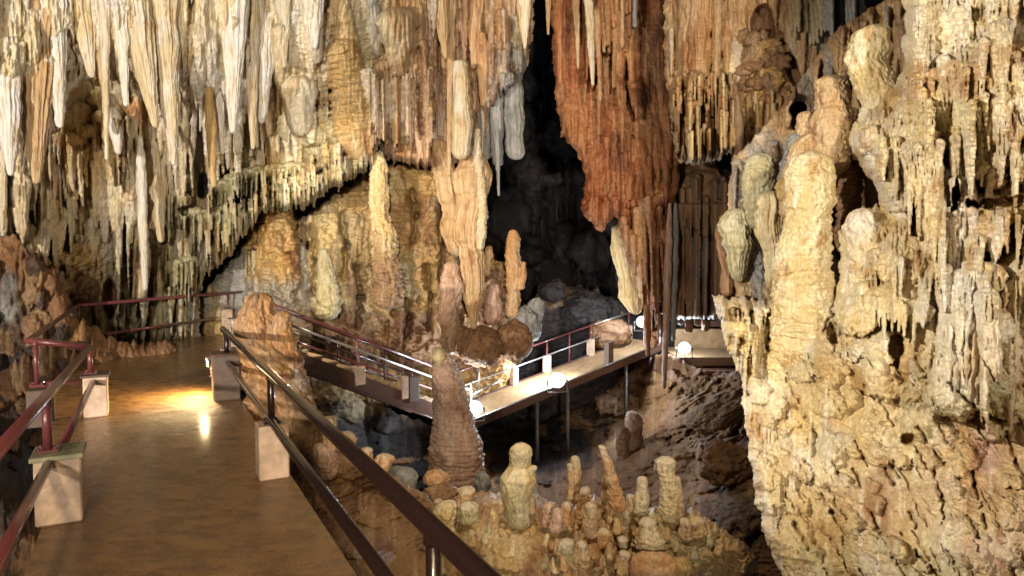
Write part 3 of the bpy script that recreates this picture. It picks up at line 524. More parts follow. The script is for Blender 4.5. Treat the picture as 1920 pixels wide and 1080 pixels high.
for i in range(80):
    x = r.rng.uniform(790, 1400); y = r.rng.uniform(950, 1075); h = r.rng.uniform(8, 24); w = r.rng.uniform(4, 8); r.stick(x, y, x + r.rng.uniform(-3, 3), y - h, w * 1.3, w * .8, 5, r.rng.choice(['tan', 'gold', 'ochre', 'olive']), flute=0, k=.8)
for i in range(40):
    x = r.rng.uniform(1215, 1400); y = r.rng.uniform(975, 1080); r.blob(x, y, r.rng.uniform(8, 22), r.rng.uniform(8, 20), r.rng.uniform(6, 14), 0, r.rng.choice(['olive', 'tan', 'ochre']), .7, .4)
r.H += 4.5 * fb2(r.X / 16, r.Y / 14, 195, 4) + 2.5 * fb2(r.X / 6, r.Y / 6, 196, 2)
r.tint(1120, 1040, 60, 60, 'rust', .5); r.tint(640, 920, 140, 120, 'brown', .5)
RM = r
r.build('cave_terrace', M_KNOB, thick=120, kind='structure')

# --- dark rock left of and under the walkway
r = Relief([(-320, 420), (20, 440), (60, 470), (110, 520), (150, 600), (230, 640), (330, 640), (330, 700), (170, 760), (120, 900), (60, 1300), (-320, 1300)], [(-200, 600, 10), (0, 500, 11.6), (100, 600, 12.5), (250, 650, 14), (100, 800, 9), (0, 1000, 6), (-200, 1000, 7)], 'brown', 14, sig=90, rag=(9, 30), edge=26)
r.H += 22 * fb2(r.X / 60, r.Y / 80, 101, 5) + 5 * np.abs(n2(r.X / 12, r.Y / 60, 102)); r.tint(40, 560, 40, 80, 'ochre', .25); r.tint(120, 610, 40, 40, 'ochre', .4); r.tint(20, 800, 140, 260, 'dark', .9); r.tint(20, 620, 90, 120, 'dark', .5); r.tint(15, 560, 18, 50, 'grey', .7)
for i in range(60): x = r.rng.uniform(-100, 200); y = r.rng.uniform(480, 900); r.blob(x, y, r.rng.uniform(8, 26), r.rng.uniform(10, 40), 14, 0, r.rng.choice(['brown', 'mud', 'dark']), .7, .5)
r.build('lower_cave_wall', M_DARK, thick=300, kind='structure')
# --- RED CURTAIN
r = Relief([(1030, -260), (1240, -260), (1250, 60), (1262, 200), (1275, 300), (1268, 420), (1262, 500), (1256, 560), (1248, 640), (1222, 655), (1212, 610), (1200, 560), (1180, 500), (1165, 455), (1152, 405), (1130, 437), (1112, 425), (1090, 400), (1096, 330), (1078, 285), (1052, 255), (1040, 180), (1035, 80)],
           [(1100, 100, 18), (1200, 100, 18.5), (1150, 300, 18.2), (1230, 500, 19), (1230, 640, 19.5)], 'red', 21, sig=120, rag=(5, 18), edge=26, step=1.5)
r.H += 13 * fb2(r.X / 50, r.Y / 90, 111, 3) + 4 * np.abs(n2(r.X / 8, r.Y / 120, 112))
r.tint(1150, 80, 60, 120, 'orange', .55); r.tint(1195, 230, 50, 90, 'brown', .7); r.tint(1230, 330, 40, 60, 'brown', .6); r.tint(1060, 220, 36, 60, 'brown', .3); r.tint(1230, 560, 40, 100, 'brown', .3); r.tint(1230, 120, 30, 90, 'brown', .8); r.tint(1215, 250, 50, 80, 'brown', .5); r.tint(1130, 320, 60, 40, 'ochre', .25)  # brown tints on the right side paint in its darker shading
for i in range(60): x = 1100 + r.rng.uniform(0, 80); y = r.rng.uniform(-120, 60); r.stick(x, y, x + r.rng.uniform(-3, 8), y + r.rng.uniform(70, 170), r.rng.uniform(4, 12), 4, r.rng.uniform(6, 18), r.rng.choice(['orange', 'red', 'tan', 'red']))
for (x, y, rx, ry, h) in ((1140, 215, 34, 22, 18), (1165, 240, 40, 20, 22), (1120, 255, 32, 18, 16), (1175, 280, 46, 22, 24), (1125, 300, 34, 24, 20), (1165, 320, 50, 26, 22), (1120, 345, 30, 24, 18), (1200, 350, 46, 26, 20), (1120, 385, 28, 26, 16), (1160, 370, 40, 24, 22), (1215, 300, 40, 30, 14), (1068, 215, 26, 30, 12), (1075, 260, 20, 22, 10)): r.blob(x, y, rx, ry, h, 2, 'red', .7, .3)
r.H = r.H * 1.0
for i in range(110): x = 1060 + r.rng.uniform(0, 200); y = r.rng.uniform(120, 330); r.stick(x, y, x + r.rng.uniform(-2, 6), y + r.rng.uniform(40, 120), r.rng.uniform(3, 11), 2, r.rng.uniform(2, 12), r.rng.choice(['red', 'red', 'brown', 'red']), em=.4, k=.4, depth=.7)
r.H += 3.0 * (np.abs(n2(r.X / 5, r.Y / 70, 117)) - .3)
for i in range(70): x = 1160 + r.rng.uniform(0, 100); y = r.rng.uniform(370, 470); r.stick(x, y, x + r.rng.uniform(0, 12), y + r.rng.uniform(60, 190), r.rng.uniform(2.5, 8), 2, r.rng.uniform(2, 16), r.rng.choice(['red', 'red', 'brown', 'orange']))
for i in range(16): x = 1094 + i * 4.2; r.stick(x, 380 + r.rng.uniform(-10, 10), x + 1, 425 + r.rng.uniform(-6, 10), 4, 2, 14, 'red')
r.H += 2.5 * fb2(r.X / 8, r.Y / 8, 115, 3)
r.build('flowstone_curtain', M_FLOW, thick=90, label='large rust red flowstone curtain hanging over the footbridge', cat='rock formation')

# --- TAN FLUTED MASS right of it
r = Relief([(1238, -260), (1640, -260), (1620, 60), (1580, 160), (1560, 230), (1520, 250), (1500, 300), (1440, 300), (1400, 300), (1370, 285), (1350, 300), (1300, 312), (1268, 300), (1255, 220), (1245, 120)],
           [(1250, 100, 14.5), (1400, 100, 13.5), (1550, 50, 12), (1500, 280, 12.5), (1300, 300, 14.5)], 'tan', 22, sig=120, rag=(6, 20), edge=22, step=1.5)
r.H += 18 * fb2(r.X / 60, r.Y / 90, 121, 4) + 5 * np.abs(n2(r.X / 9, r.Y / 120, 122))
r.tint(1310, 60, 60, 110, 'orange', .7); r.tint(1440, 120, 50, 90, 'brown', .8); r.tint(1520, 40, 60, 60, 'olive', .7); r.tint(1580, 60, 60, 80, 'grey', .8); r.tint(1430, 230, 70, 60, 'ochre', .5); r.tint(1500, 250, 50, 40, 'brown', .7); r.tint(1500, 120, 40, 70, 'tan', .8); r.tint(1450, 20, 50, 40, 'orange', .6)
r.rain([(1240, -250), (1640, -250), (1560, 40), (1240, 60)], 110, (80, 190), (5, 17), (2, 18), ['tan', 'orange', 'tan', 'orange', 'cream'])
r.stick(1305, -60, 1300, 160, 34, 30, 22, 'orange', pw=.5, flute=.3); r.stick(1345, -60, 1342, 150, 12, 8, 30, 'tan')
zone(r, 1320, 100, 34, 60, 30, 8, 3, 123)
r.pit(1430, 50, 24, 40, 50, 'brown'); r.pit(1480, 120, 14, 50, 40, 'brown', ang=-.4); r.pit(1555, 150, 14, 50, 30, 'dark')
[r.blob(1430 + r.rng.uniform(-40, 40), 110 + r.rng.uniform(-45, 60), r.rng.uniform(8, 20), r.rng.uniform(8, 18), 14, r.rng.uniform(-4, 12), r.rng.choice(['brown', 'mud', 'ochre']), 1, .6) for i in range(40)]; r.blob(1370, 120, 20, 24, 20, 8, 'gold', 1, .4); r.blob(1440, 190, 44, 50, 16, 4, 'ochre', .6, .6); [r.stick(1480 + i * 7, -40 + r.rng.uniform(0, 30), 1484 + i * 7, 60 + r.rng.uniform(-10, 25), 8, 3, 16 + 3 * math.sin(i), 'olive' if i < 9 else 'grey', em=.1) for i in range(20)]; r.blob(1490, 205, 20, 16, 12, 0, 'brown', 1, .3)
for i in range(230):
    t = r.rng.random(); x = 1250 + 130 * t; y = 165 + r.rng.uniform(-30, 90); r.stick(x, y, x + r.rng.uniform(-3, 3), min(y + r.rng.uniform(30, 90), 305), r.rng.uniform(2, 5), 1.5, r.rng.uniform(6, 24) + (y - 140) * .08, r.rng.choice(['tan', 'tan', 'orange', 'gold', 'ochre']))
for i in range(80): x = r.rng.uniform(1380, 1500); y = r.rng.uniform(170, 260); r.stick(x, y, x, y + r.rng.uniform(18, 50), r.rng.uniform(2, 5), 1.5, r.rng.uniform(3, 14), r.rng.choice(['ochre', 'tan', 'gold', 'brown']))
r.H += 2.5 * fb2(r.X / 8, r.Y / 10, 125, 3)
r.build('fluted_flowstone', M_FLOW, thick=160, label='tan and orange fluted flowstone mass with a comb of drips right of the red curtain', cat='rock formation')

# --- DARK BROWN PILLARS behind, right of the red curtain
r = Relief([(1240, 300), (1400, 280), (1480, 270), (1480, 720), (1400, 720), (1375, 600), (1240, 600)], [(1300, 450, 21), (1420, 450, 17), (1420, 650, 18)], 'brown', 23, sig=90, rag=(4, 16), edge=16, step=1.7)
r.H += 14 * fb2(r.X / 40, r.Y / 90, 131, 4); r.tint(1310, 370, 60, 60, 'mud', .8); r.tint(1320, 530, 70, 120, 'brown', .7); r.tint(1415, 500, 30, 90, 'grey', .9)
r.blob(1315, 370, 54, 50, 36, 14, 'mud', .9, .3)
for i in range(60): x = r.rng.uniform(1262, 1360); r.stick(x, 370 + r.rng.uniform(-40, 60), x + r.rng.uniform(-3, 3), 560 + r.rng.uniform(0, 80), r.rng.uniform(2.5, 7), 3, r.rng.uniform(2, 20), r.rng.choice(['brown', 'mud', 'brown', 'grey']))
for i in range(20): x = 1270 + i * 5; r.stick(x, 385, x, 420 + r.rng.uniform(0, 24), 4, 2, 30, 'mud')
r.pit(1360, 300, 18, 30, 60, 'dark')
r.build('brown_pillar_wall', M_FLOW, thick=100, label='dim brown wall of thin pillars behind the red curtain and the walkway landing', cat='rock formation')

# --- wall behind the tower
r = Relief([(1370, 300), (1430, 240), (1500, 150), (1560, 60), (1720, -40), (1720, 560), (1600, 620), (1440, 640), (1380, 560), (1362, 420)], [(1400, 400, 10.4), (1500, 200, 10.5), (1620, 200, 9.4), (1600, 450, 10.2), (1440, 600, 9.4)], 'tan', 24, sig=80, rag=(5, 20), edge=24)
r.H += 16 * fb2(r.X / 50, r.Y / 60, 141, 4) + 3 * np.abs(n2(r.X / 9, r.Y / 60, 142)); r.tint(1440, 300, 60, 60, 'grey', .6); r.tint(1600, 380, 70, 140, 'brown', .8); r.tint(1415, 470, 28, 90, 'grey', 1)
r.rain([(1480, -60), (1720, -60), (1700, 180), (1450, 260)], 90, (60, 200), (7, 26), (0, 24), ['tan', 'brown', 'grey', 'mud', 'tan'])
for i in range(40): x = r.rng.uniform(1370, 1500); y = r.rng.uniform(250, 420); r.stick(x, y, x, y + r.rng.uniform(30, 110), r.rng.uniform(6, 16), r.rng.uniform(3, 8), r.rng.uniform(0, 14), r.rng.choice(['grey', 'tan', 'brown']), knob=.3, em=.2)
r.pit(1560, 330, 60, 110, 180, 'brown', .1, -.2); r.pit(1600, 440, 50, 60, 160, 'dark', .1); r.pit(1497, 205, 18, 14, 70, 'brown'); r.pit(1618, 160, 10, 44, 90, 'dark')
r.H += 3 * fb2(r.X / 8, r.Y / 8, 145, 3)
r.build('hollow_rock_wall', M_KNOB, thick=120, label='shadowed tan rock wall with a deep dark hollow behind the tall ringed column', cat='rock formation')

# --- RIGHT WALL (near, brightly lit)
RW = [(1692, -260), (1695, 60), (1690, 130), (1668, 170), (1640, 215), (1612, 235), (1600, 270), (1612, 300), (1640, 345), (1660, 380), (1655, 430), (1610, 440), (1575, 500), (1570, 560), (1480, 580), (1465, 640), (1438, 600), (1330, 556), (1345, 600), (1362, 650), (1385, 700), (1396, 790), (1408, 880), (1420, 950), (1432, 1010), (1470, 1090), (1500, 1300), (2240, 1300), (2240, -260)]
RW = [(1692, -260), (1695, 60), (1690, 130), (1668, 170), (1625, 205), (1590, 245), (1598, 290), (1640, 350), (1650, 385), (1600, 392), (1570, 440), (1572, 520), (1560, 562), (1450, 562), (1332, 553), (1342, 590), (1362, 650), (1385, 700), (1396, 790), (1408, 880), (1420, 950), (1432, 1010), (1470, 1090), (1500, 1300), (2240, 1300), (2240, -260)]
r = Relief(RW, [(1350, 580, 8.6), (1420, 900, 7.6), (1480, 1080, 6.4), (1600, 300, 8.0), (1700, 0, 7.2), (1700, 500, 7.2), (1700, 800, 6.4), (1900, 1080, 4.8), (1900, 600, 5.6), (1900, 100, 5.9), (2200, 500, 4.6), (1700, 1080, 5.4)], 'gold', 25, sig=130, rag=(8, 28), edge=46, step=1.6)
r.H += 32 * fb2(r.X / 130, r.Y / 120, 151, 4)
up = sst(660, 520, r.Y - .25 * (r.X - 1700)); lo = 1 - up
r.tint(1800, 60, 190, 120, 'cream', .7); r.tint(1740, 40, 60, 90, 'white', .6); r.tint(1800, 520, 110, 130, 'cream', .5); r.tint(1860, 330, 80, 80, 'ochre', .6); r.tint(1900, 430, 70, 40, 'ochre', .9); r.tint(1650, 520, 60, 60, 'ochre', .5); r.tint(1840, 860, 110, 110, 'tan', .8); r.tint(1850, 850, 36, 60, 'pink', .9); r.tint(1900, 660, 60, 70, 'pink', .7); r.tint(1860, 1040, 110, 50, 'pink', .6); r.tint(1550, 700, 130, 160, 'gold', .7); r.tint(1600, 930, 130, 120, 'tan', .5); r.tint(1740, 700, 90, 50, 'ochre', .7); r.tint(1680, 80, 40, 140, 'gold', .4); r.tint(1500, 620, 80, 60, 'olive', .35); r.tint(1440, 900, 60, 180, 'cream', .7); r.tint(1560, 830, 40, 30, 'grey', .5); r.tint(1830, 740, 80, 40, 'olive', .8)
# big folds and terraces
def L(pts, R_, lf, fl, sp, fw, pal): r.ledge(pts, R_ * 1.1, lf * .35, (fl[0] * .6, fl[1] * .9), sp * .8, (fw[0] * .8, fw[1] * 1.1), pal)
L([(1700, 170), (1770, 150), (1860, 110), (1960, 90)], 24, 30, (40, 90), 11, (5, 9), 'tan')
L([(1690, 200), (1760, 190)], 26, 22, (40, 70), 12, (6, 11), 'gold')
L([(1640, 262), (1700, 262), (1800, 240), (1900, 170)], 24, 30, (30, 90), 12, (6, 12), 'gold')
L([(1655, 285), (1740, 275), (1830, 250)], 18, 36, (40, 90), 12, (6, 11), 'cream')
L([(1790, 215), (1870, 165), (1960, 150)], 22, 34, (20, 50), 11, (5, 9), 'gold')
L([(1830, 300), (1940, 285)], 18, 32, (60, 120), 10, (5, 8), 'cream')
L([(1690, 360), (1760, 330), (1800, 345)], 22, 28, (50, 120), 12, (6, 11), 'cream')
L([(1760, 420), (1850, 400), (1980, 410)], 20, 14, (30, 60), 12, (5, 9), 'ochre')
L([(1640, 470), (1700, 490), (1750, 480)], 22, 18, (50, 110), 12, (6, 11), 'cream')
L([(1860, 520), (1960, 500)], 20, 30, (80, 150), 12, (6, 10), 'cream')
L([(1760, 500), (1840, 540)], 24, 36, (90, 160), 13, (8, 14), 'cream')
L([(1340, 566), (1390, 560), (1440, 574)], 16, 22, (30, 70), 9, (3, 6), 'cream'); L([(1345, 610), (1420, 625)], 14, 22, (40, 80), 9, (3, 6), 'gold')
L([(1600, 560), (1680, 560), (1720, 600)], 20, 12, (30, 60), 12, (5, 9), 'gold')
# tall white fold columns
for (x0, y0, x1, y1, w0, w1, l) in ((1735, -80, 1725, 190, 40, 34, 20), (1790, -60, 1800, 150, 30, 24, 16), (1880, -60, 1890, 100, 34, 28, 20), (1735, 290, 1745, 450, 34, 24, 30), (1800, 330, 1806, 560, 30, 34, 34), (1812, 540, 1800, 700, 46, 52, 34), (1700, 420, 1740, 520, 26, 36, 24), (1850, 560, 1862, 690, 26, 18, 26), (1900, 540, 1898, 730, 26, 26, 20), (1715, 30, 1712, 180, 22, 20, 26), (1620, 270, 1690, 380, 26, 30, 20)):
    r.stick(x0, y0, x1, y1, w0, w1, l, r.rng.choice(['cream', 'white', 'gold']), flute=.35, knob=.1, depth=.7)
r.rain([(1700, -200), (2000, -200), (2000, 700), (1800, 700), (1660, 420), (1700, 200)], 150, (60, 200), (9, 26), (0, 8), ['cream', 'gold', 'white', 'gold', 'cream'], sl2=.05, k=.4, depth=.5)
r.rain([(1345, 560), (1600, 570), (1560, 760), (1440, 1000), (1410, 900), (1385, 700)], 110, (30, 110), (3, 9), (0, 8), ['cream', 'gold', 'white'], sl2=.05, k=.4, depth=.6)
for i in range(120):
    x = r.rng.uniform(1600, 2000); y = r.rng.uniform(-100, 620); q = r.rng.random(); r.blob(x, y, 12 + 30 * q, 10 + 26 * q, 9 + 14 * q, r.rng.uniform(-4, 4), r.rng.choice(['gold', 'cream', 'gold', 'ochre', 'white']), .3, .4)
# knobs and stalagmite stumps on the wall
for (x, y, rx, ry, h) in ((1640, 260, 30, 26, 24), (1660, 230, 34, 30, 30), (1700, 150, 30, 24, 26), (1630, 330, 20, 30, 18), (1640, 430, 34, 36, 30), (1680, 250, 22, 40, 24), (1760, 340, 24, 26, 26), (1700, 470, 34, 34, 22), (1690, 500, 50, 36, 18), (1860, 330, 30, 26, 24), (1830, 440, 60, 36, 20), (1800, 460, 40, 60, 30), (1755, 400, 20, 40, 34), (1690, 430, 26, 18, 22), (1640, 690, 26, 34, 28), (1660, 640, 30, 22, 20), (1620, 650, 22, 20, 20), (1730, 740, 50, 40, 36), (1790, 740, 60, 46, 44), (1840, 720, 60, 30, 36), (1730, 790, 44, 40, 30), (1790, 690, 40, 40, 34), (1880, 760, 60, 24, 26), (1545, 640, 20, 30, 22), (1548, 690, 18, 22, 16), (1560, 850, 26, 34, 30), (1545, 880, 24, 34, 22), (1510, 735, 24, 18, 14), (1670, 900, 34, 20, 18), (1700, 850, 44, 24, 22), (1620, 1060, 30, 24, 24), (1575, 1020, 22, 30, 18), (1740, 860, 30, 24, 20)): r.blob(x, y, rx, ry, h, 0, r.rng.choice(['gold', 'gold', 'cream', 'tan']) if not (700 < y < 800 and x > 1700) else 'olive', .6, .35)
# deep slots
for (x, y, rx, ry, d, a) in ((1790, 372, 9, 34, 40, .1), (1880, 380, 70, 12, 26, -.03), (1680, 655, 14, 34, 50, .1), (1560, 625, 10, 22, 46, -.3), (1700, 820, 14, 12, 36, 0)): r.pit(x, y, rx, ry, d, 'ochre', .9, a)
for (x0, y0, x1, y1) in ((1560, 560, 1545, 620), (1450, 560, 1440, 660), (1720, 800, 1800, 900), (1808, 830, 1850, 990), (1560, 960, 1620, 1080), (1660, 880, 1720, 990), (1780, 720, 1860, 800), (1600, 880, 1650, 1000), (1690, 1000, 1760, 1080), (1750, 880, 1770, 980), (1480, 960, 1500, 1080), (1880, 800, 1940, 930)): r.crack([(x0, y0), ((x0 + x1) / 2 + r.rng.uniform(-8, 8), (y0 + y1) / 2), (x1, y1)], 3.0, 20)
for i in range(260):
    x = r.rng.uniform(1400, 2000); y = r.rng.uniform(640, 1100); q = r.rng.random() ** 2; r.blob(x, y, 8 + 30 * q, 7 + 20 * q, 6 + 16 * q, r.rng.uniform(-3, 5), r.rng.choice(['gold', 'tan', 'ochre', 'gold', 'cream', 'olive']), .35, .6, r.rng.uniform(.2, 1.1))
for i in range(60):
    x = r.rng.uniform(1420, 1960); y = r.rng.uniform(640, 1080); l = r.rng.uniform(20, 60); r.crack([(x, y), (x + l * .55, y + l)], r.rng.uniform(1.4, 2.6), r.rng.uniform(8, 18))
r.tint(1640, 760, 200, 70, 'ochre', .35); r.tint(1700, 950, 160, 60, 'tan', .6); r.tint(1900, 960, 90, 70, 'tan', .6); r.tint(1540, 960, 70, 60, 'ochre', .4)
# fine scale-like relief in the lower half, flutes in the upper
a = .62; Xr = r.X * math.cos(a) + r.Y * math.sin(a); Yr = -r.X * math.sin(a) + r.Y * math.cos(a)
wx = Xr + 14 * n2(r.X / 40, r.Y / 40, 152); wy = Yr + 12 * n2(r.X / 34, r.Y / 34, 153)
sc = 1 - 2.2 * np.abs(n2(wx / 34, wy / 9, 154)); sc2 = 1 - 2.2 * np.abs(n2(wx / 14, wy / 6, 155)); sc3 = fb2(r.X / 7, r.Y / 9, 156, 3)
pk = sst(-.5, .3, fb2(r.X / 60, r.Y / 60, 157, 2))
sm = .25 + .75 * sst(-.25, .25, fb2(r.X / 110 + 5, r.Y / 140, 172, 3))
r.H += lo * sm * (7 * sc * pk + 3 * sc2 * (1 - pk * .5) + 2.6 * sc3 + 10 * (np.abs(n2(wx / 60, wy / 30, 171)) - .3)) + up * (6 * (1 - 2.2 * np.abs(n2(r.X / 8 + .3 * n2(r.X / 30, r.Y / 30, 1), r.Y / 46, 158))) * pk + 3.5 * fb2(r.X / 9, r.Y / 10, 159, 3) + 3 * (1 - 2 * np.abs(n2(r.X / 40, r.Y / 12, 160))))
lf = sst(1560, 1440, r.X); r.H += lf * 5 * (1 - 2.2 * np.abs(n2(r.X / 7, r.Y / 34, 161))) * pk
r.build('right_cave_wall', M_NEAR, thick=260, kind='structure')
# ================================================================== the walkway, rails, stairs and bridge
DW = np.array([-.4745, .8803, 0]); RW_ = np.array([.8803, .4745, 0])
def WL(X, Y, h=0): return RW_ * X + DW * Y + np.array([0, 0, h])      # walkway frame: X across, Y along
def loc2(p): return float(np.dot(p, RW_)), float(np.dot(p, DW))
def box(c, ax, ay, az, hx, hy, hz, bev=.0):
    "vertices and faces of a box with half sizes along unit axes"
    c = np.array(c, float); V = []; Fc = []
    if bev <= 0:
        for i in (-1, 1):
            for j in (-1, 1):
                for k in (-1, 1): V.append(c + ax * hx * i + ay * hy * j + az * hz * k)
        Fc = [(0, 1, 3, 2), (4, 6, 7, 5), (0, 4, 5, 1), (2, 3, 7, 6), (0, 2, 6, 4), (1, 5, 7, 3)]
        return V, Fc
    # chamfered box: each corner split in three
    idx = {}
    for i in (-1, 1):
        for j in (-1, 1):
            for k in (-1, 1):
                for a in range(3):
                    q = [hx - bev, hy - bev, hz - bev]; q[a] += bev
                    idx[(i, j, k, a)] = len(V); V.append(c + ax * q[0] * i + ay * q[1] * j + az * q[2] * k)
    for a in range(3):
        b, d = [(1, 2), (2, 0), (0, 1)][a]
        for s in (-1, 1):
            f = []
            for (u, v) in ((-1, -1), (1, -1), (1, 1), (-1, 1)):
                k = [0, 0, 0]; k[a] = s; k[b] = u; k[d] = v; f.append(idx[(*k, a)])
            Fc.append(tuple(f if s > 0 else f[::-1]))
    for a in range(3):       # edges parallel to axis a
        b, d = [(1, 2), (2, 0), (0, 1)][a]
        for u in (-1, 1):
            for v in (-1, 1):
                k0 = [0, 0, 0]; k1 = [0, 0, 0]; k0[a] = -1; k1[a] = 1; k0[b] = k1[b] = u; k0[d] = k1[d] = v
                f = [idx[(*k0, b)], idx[(*k1, b)], idx[(*k1, d)], idx[(*k0, d)]]; Fc.append(tuple(f if u * v < 0 else f[::-1]))
    for i in (-1, 1):
        for j in (-1, 1):
            for k in (-1, 1):
                f = [idx[(i, j, k, a)] for a in range(3)]; Fc.append(tuple(f if i * j * k > 0 else f[::-1]))
    return V, Fc
def join(parts):
    V = []; Fc = []
    for v, f in parts:
        n = len(V); V += list(v); Fc += [tuple(i + n for i in q) for q in f]
    return V, Fc
Z_ = np.array([0, 0, 1.0])
def tube(pts, r, n=14, cap=True):
    "round pipe along world points with mitred corners"
    pts = [np.array(p, float) for p in pts]; V = []; Fc = []; m = len(pts)
    for i, p in enumerate(pts):
        a = pts[i] - pts[i - 1] if i else pts[1] - pts[0]; b = pts[i + 1] - pts[i] if i < m - 1 else a
        a = a / np.linalg.norm(a); b = b / np.linalg.norm(b); t = a + b; t /= np.linalg.norm(t); k = 1 / max(.5, float(np.dot(t, a)))
        ref = Z_ if abs(t[2]) < .9 else np.array([1.0, 0, 0]); s = np.cross(t, ref); s /= np.linalg.norm(s); u = np.cross(s, t)
        for j in range(n):
            q = 2 * math.pi * j / n; V.append(p + (s * math.cos(q) * k + u * math.sin(q)) * r)
    for i in range(m - 1):
        for j in range(n): j2 = (j + 1) % n; Fc.append((i * n + j, i * n + j2, (i + 1) * n + j2, (i + 1) * n + j))
    if cap: Fc.append(tuple(range(n - 1, -1, -1))); Fc.append(tuple((m - 1) * n + j for j in range(n)))
    return V, Fc
def obj(name, vf, mat, parent=None, smooth=False):
    o = mesh_obj(name, vf[0], vf[1], mat, None, parent, False)
    if smooth:
        for p in o.data.polygons: p.use_smooth = len(p.vertices) == 4
    return o

# walkway slab with uneven edge and skirting beam
ea = WL(1.14, 0); eb = WL(-.80, 0)
cR = [WL(1.14, y) for y in np.linspace(.5, 15.0, 60)]; cL = [WL(-.72, y) for y in np.linspace(.5, 10.2, 40)]
far = [G(440, 641), G(300, 652), G(150, 662), G(105, 672)]
rim = cR[:] ; 
outline = [WL(1.14, y) for y in np.linspace(-1, 10.6, 60)] + [WL(1.2, 14.6), WL(3.2, 15.6), G(560, 652), G(560, 628), G(300, 632), G(150, 650), G(100, 668), G(60, 740), WL(-.76, 8.1)] + [WL(-.72, y) for y in np.linspace(7.9, -1, 50)]
def slab(outline, top, th):
    n = len(outline); V = [np.array([p[0], p[1], top]) for p in outline] + [np.array([p[0], p[1], top - th]) for p in outline]
    return V, [tuple(range(n)), tuple(range(2 * n - 1, n - 1, -1))] + [(i, i + n, (i + 1) % n + n, (i + 1) % n) for i in range(n)]
v, f = slab(outline, 0, .22)
wk = obj('walkway', (v, f), M_FLOOR); tag(wk, kind='structure')
import bmesh
_b = bmesh.new(); _b.from_mesh(wk.data); bmesh.ops.recalc_face_normals(_b, faces=_b.faces); _b.to_mesh(wk.data); _b.free()

RR = .042
def post(p, h0, h1, r=.032): return tube([np.array([p[0], p[1], h0]), np.array([p[0], p[1], h1])], r)
def plinth_vf(p, h, wx=.15, wy=.16, ax=RW_, ay=DW, base=0, cap=True):
    a = box((p[0], p[1], base + h / 2), ax, ay, Z_, wx, wy, h / 2, .012)
    return a
def hfor(p, py):
    "height above plan point p that the camera sees on photograph row py"
    d = np.array([p[0], p[1], 0.0]); a, b = -1.0, 2.0
    for _ in range(40):
        m = (a + b) / 2; v = np.array([d[0], d[1], m - EYE]); y = 540 - F * np.dot(v, UP) / np.dot(v, FW)
        if y > py: a = m
        else: b = m
    return np.array([p[0], p[1], (a + b) / 2])
def ext(a, b, m): a = np.array(a); d = a - np.array(b); return a + d / np.linalg.norm(d) * m
def railing(name, label, pts_top, pts_low, posts, plinths, mat, pm, group=None, r=RR, base=None, pax=None):
    e = empty(name, base if base is not None else pts_top[0] * np.array([1, 1, 0])); tag(e, label, 'railing', group)
    obj('top_rail', tube(pts_top, r), mat, e, True)
    for q in (pts_low if isinstance(pts_low[0], list) else [pts_low]): obj('lower_rail', tube(q, r * .86), mat, e, True)
    for (p, h0, h1) in posts:
        obj('post', post(p, h0, h1, r * .78), mat, e, True)
        obj('base_plate', join([box((p[0], p[1], h0 + .012), RW_, DW, Z_, .075, .075, .008, .003)] + [tube([np.array([p[0], p[1], h0 + .02]) + RW_ * a * .052 + DW * b * .052, np.array([p[0], p[1], h0 + .036]) + RW_ * a * .052 + DW * b * .052], .010, 6) for a in (-1, 1) for b in (-1, 1)]), mat, e)
        obj('rail_saddle', tube([np.array([p[0], p[1], h1 - r * 1.9]), np.array([p[0], p[1], h1 - r * .6])], r * 1.02), mat, e, True)
    ax, ay = pax or (RW_, DW)
    for (p, h, b, w) in plinths: obj('plinth', plinth_vf(p, h, w, w, ax, ay, b), pm, e)
    return e
# --- near right railing (runs beside the pit)
XR = .99; hT, hL = .97, .52
yP1 = loc2(G(503, 893))[1]; yP2 = loc2(G(425, 748))[1] + .05; yP0 = loc2(G(768, 990, .97))[1]
Yn = 1.0
railing('handrail', 'long shade-darkened maroon two-bar handrail along the pit side of the walkway', [ext(G(905, 1080, hT), G(418, 617, hT), 2.0), G(418, 617, hT)], [ext(G(722, 1080, hL), G(418, 668, hL), 2.0), G(418, 668, hL)],
        [(WL(XR, y), .49 if y > yP0 + .1 else -.1, hT) for y in (yP0, yP1, yP2)], [(WL(XR, yP1), .49, 0, .13)], M_RAILD, M_PLINTH, 'walkway railings')
e = empty('concrete_plinth', WL(XR, yP2)); tag(e, 'dark concrete corner plinth holding the small spotlight', 'plinth', 'railing plinths')
obj('block', plinth_vf(WL(XR - .02, yP2), .62, .17, .17), M_PLDK, e)
obj('coping', box(WL(XR - .02, yP2, .635), RW_, DW, Z_, .19, .19, .015, .006), M_STEEL, e)
e2 = empty('concrete_plinth', WL(XR + .05, yP2 + .55)); tag(e2, 'pinkish concrete plinth just behind the dark corner plinth beside the orange stalagmite', 'plinth', 'railing plinths')
obj('block', plinth_vf(WL(XR + .12, yP2 + .62), .62, .14, .14), M_PLINTH, e2)
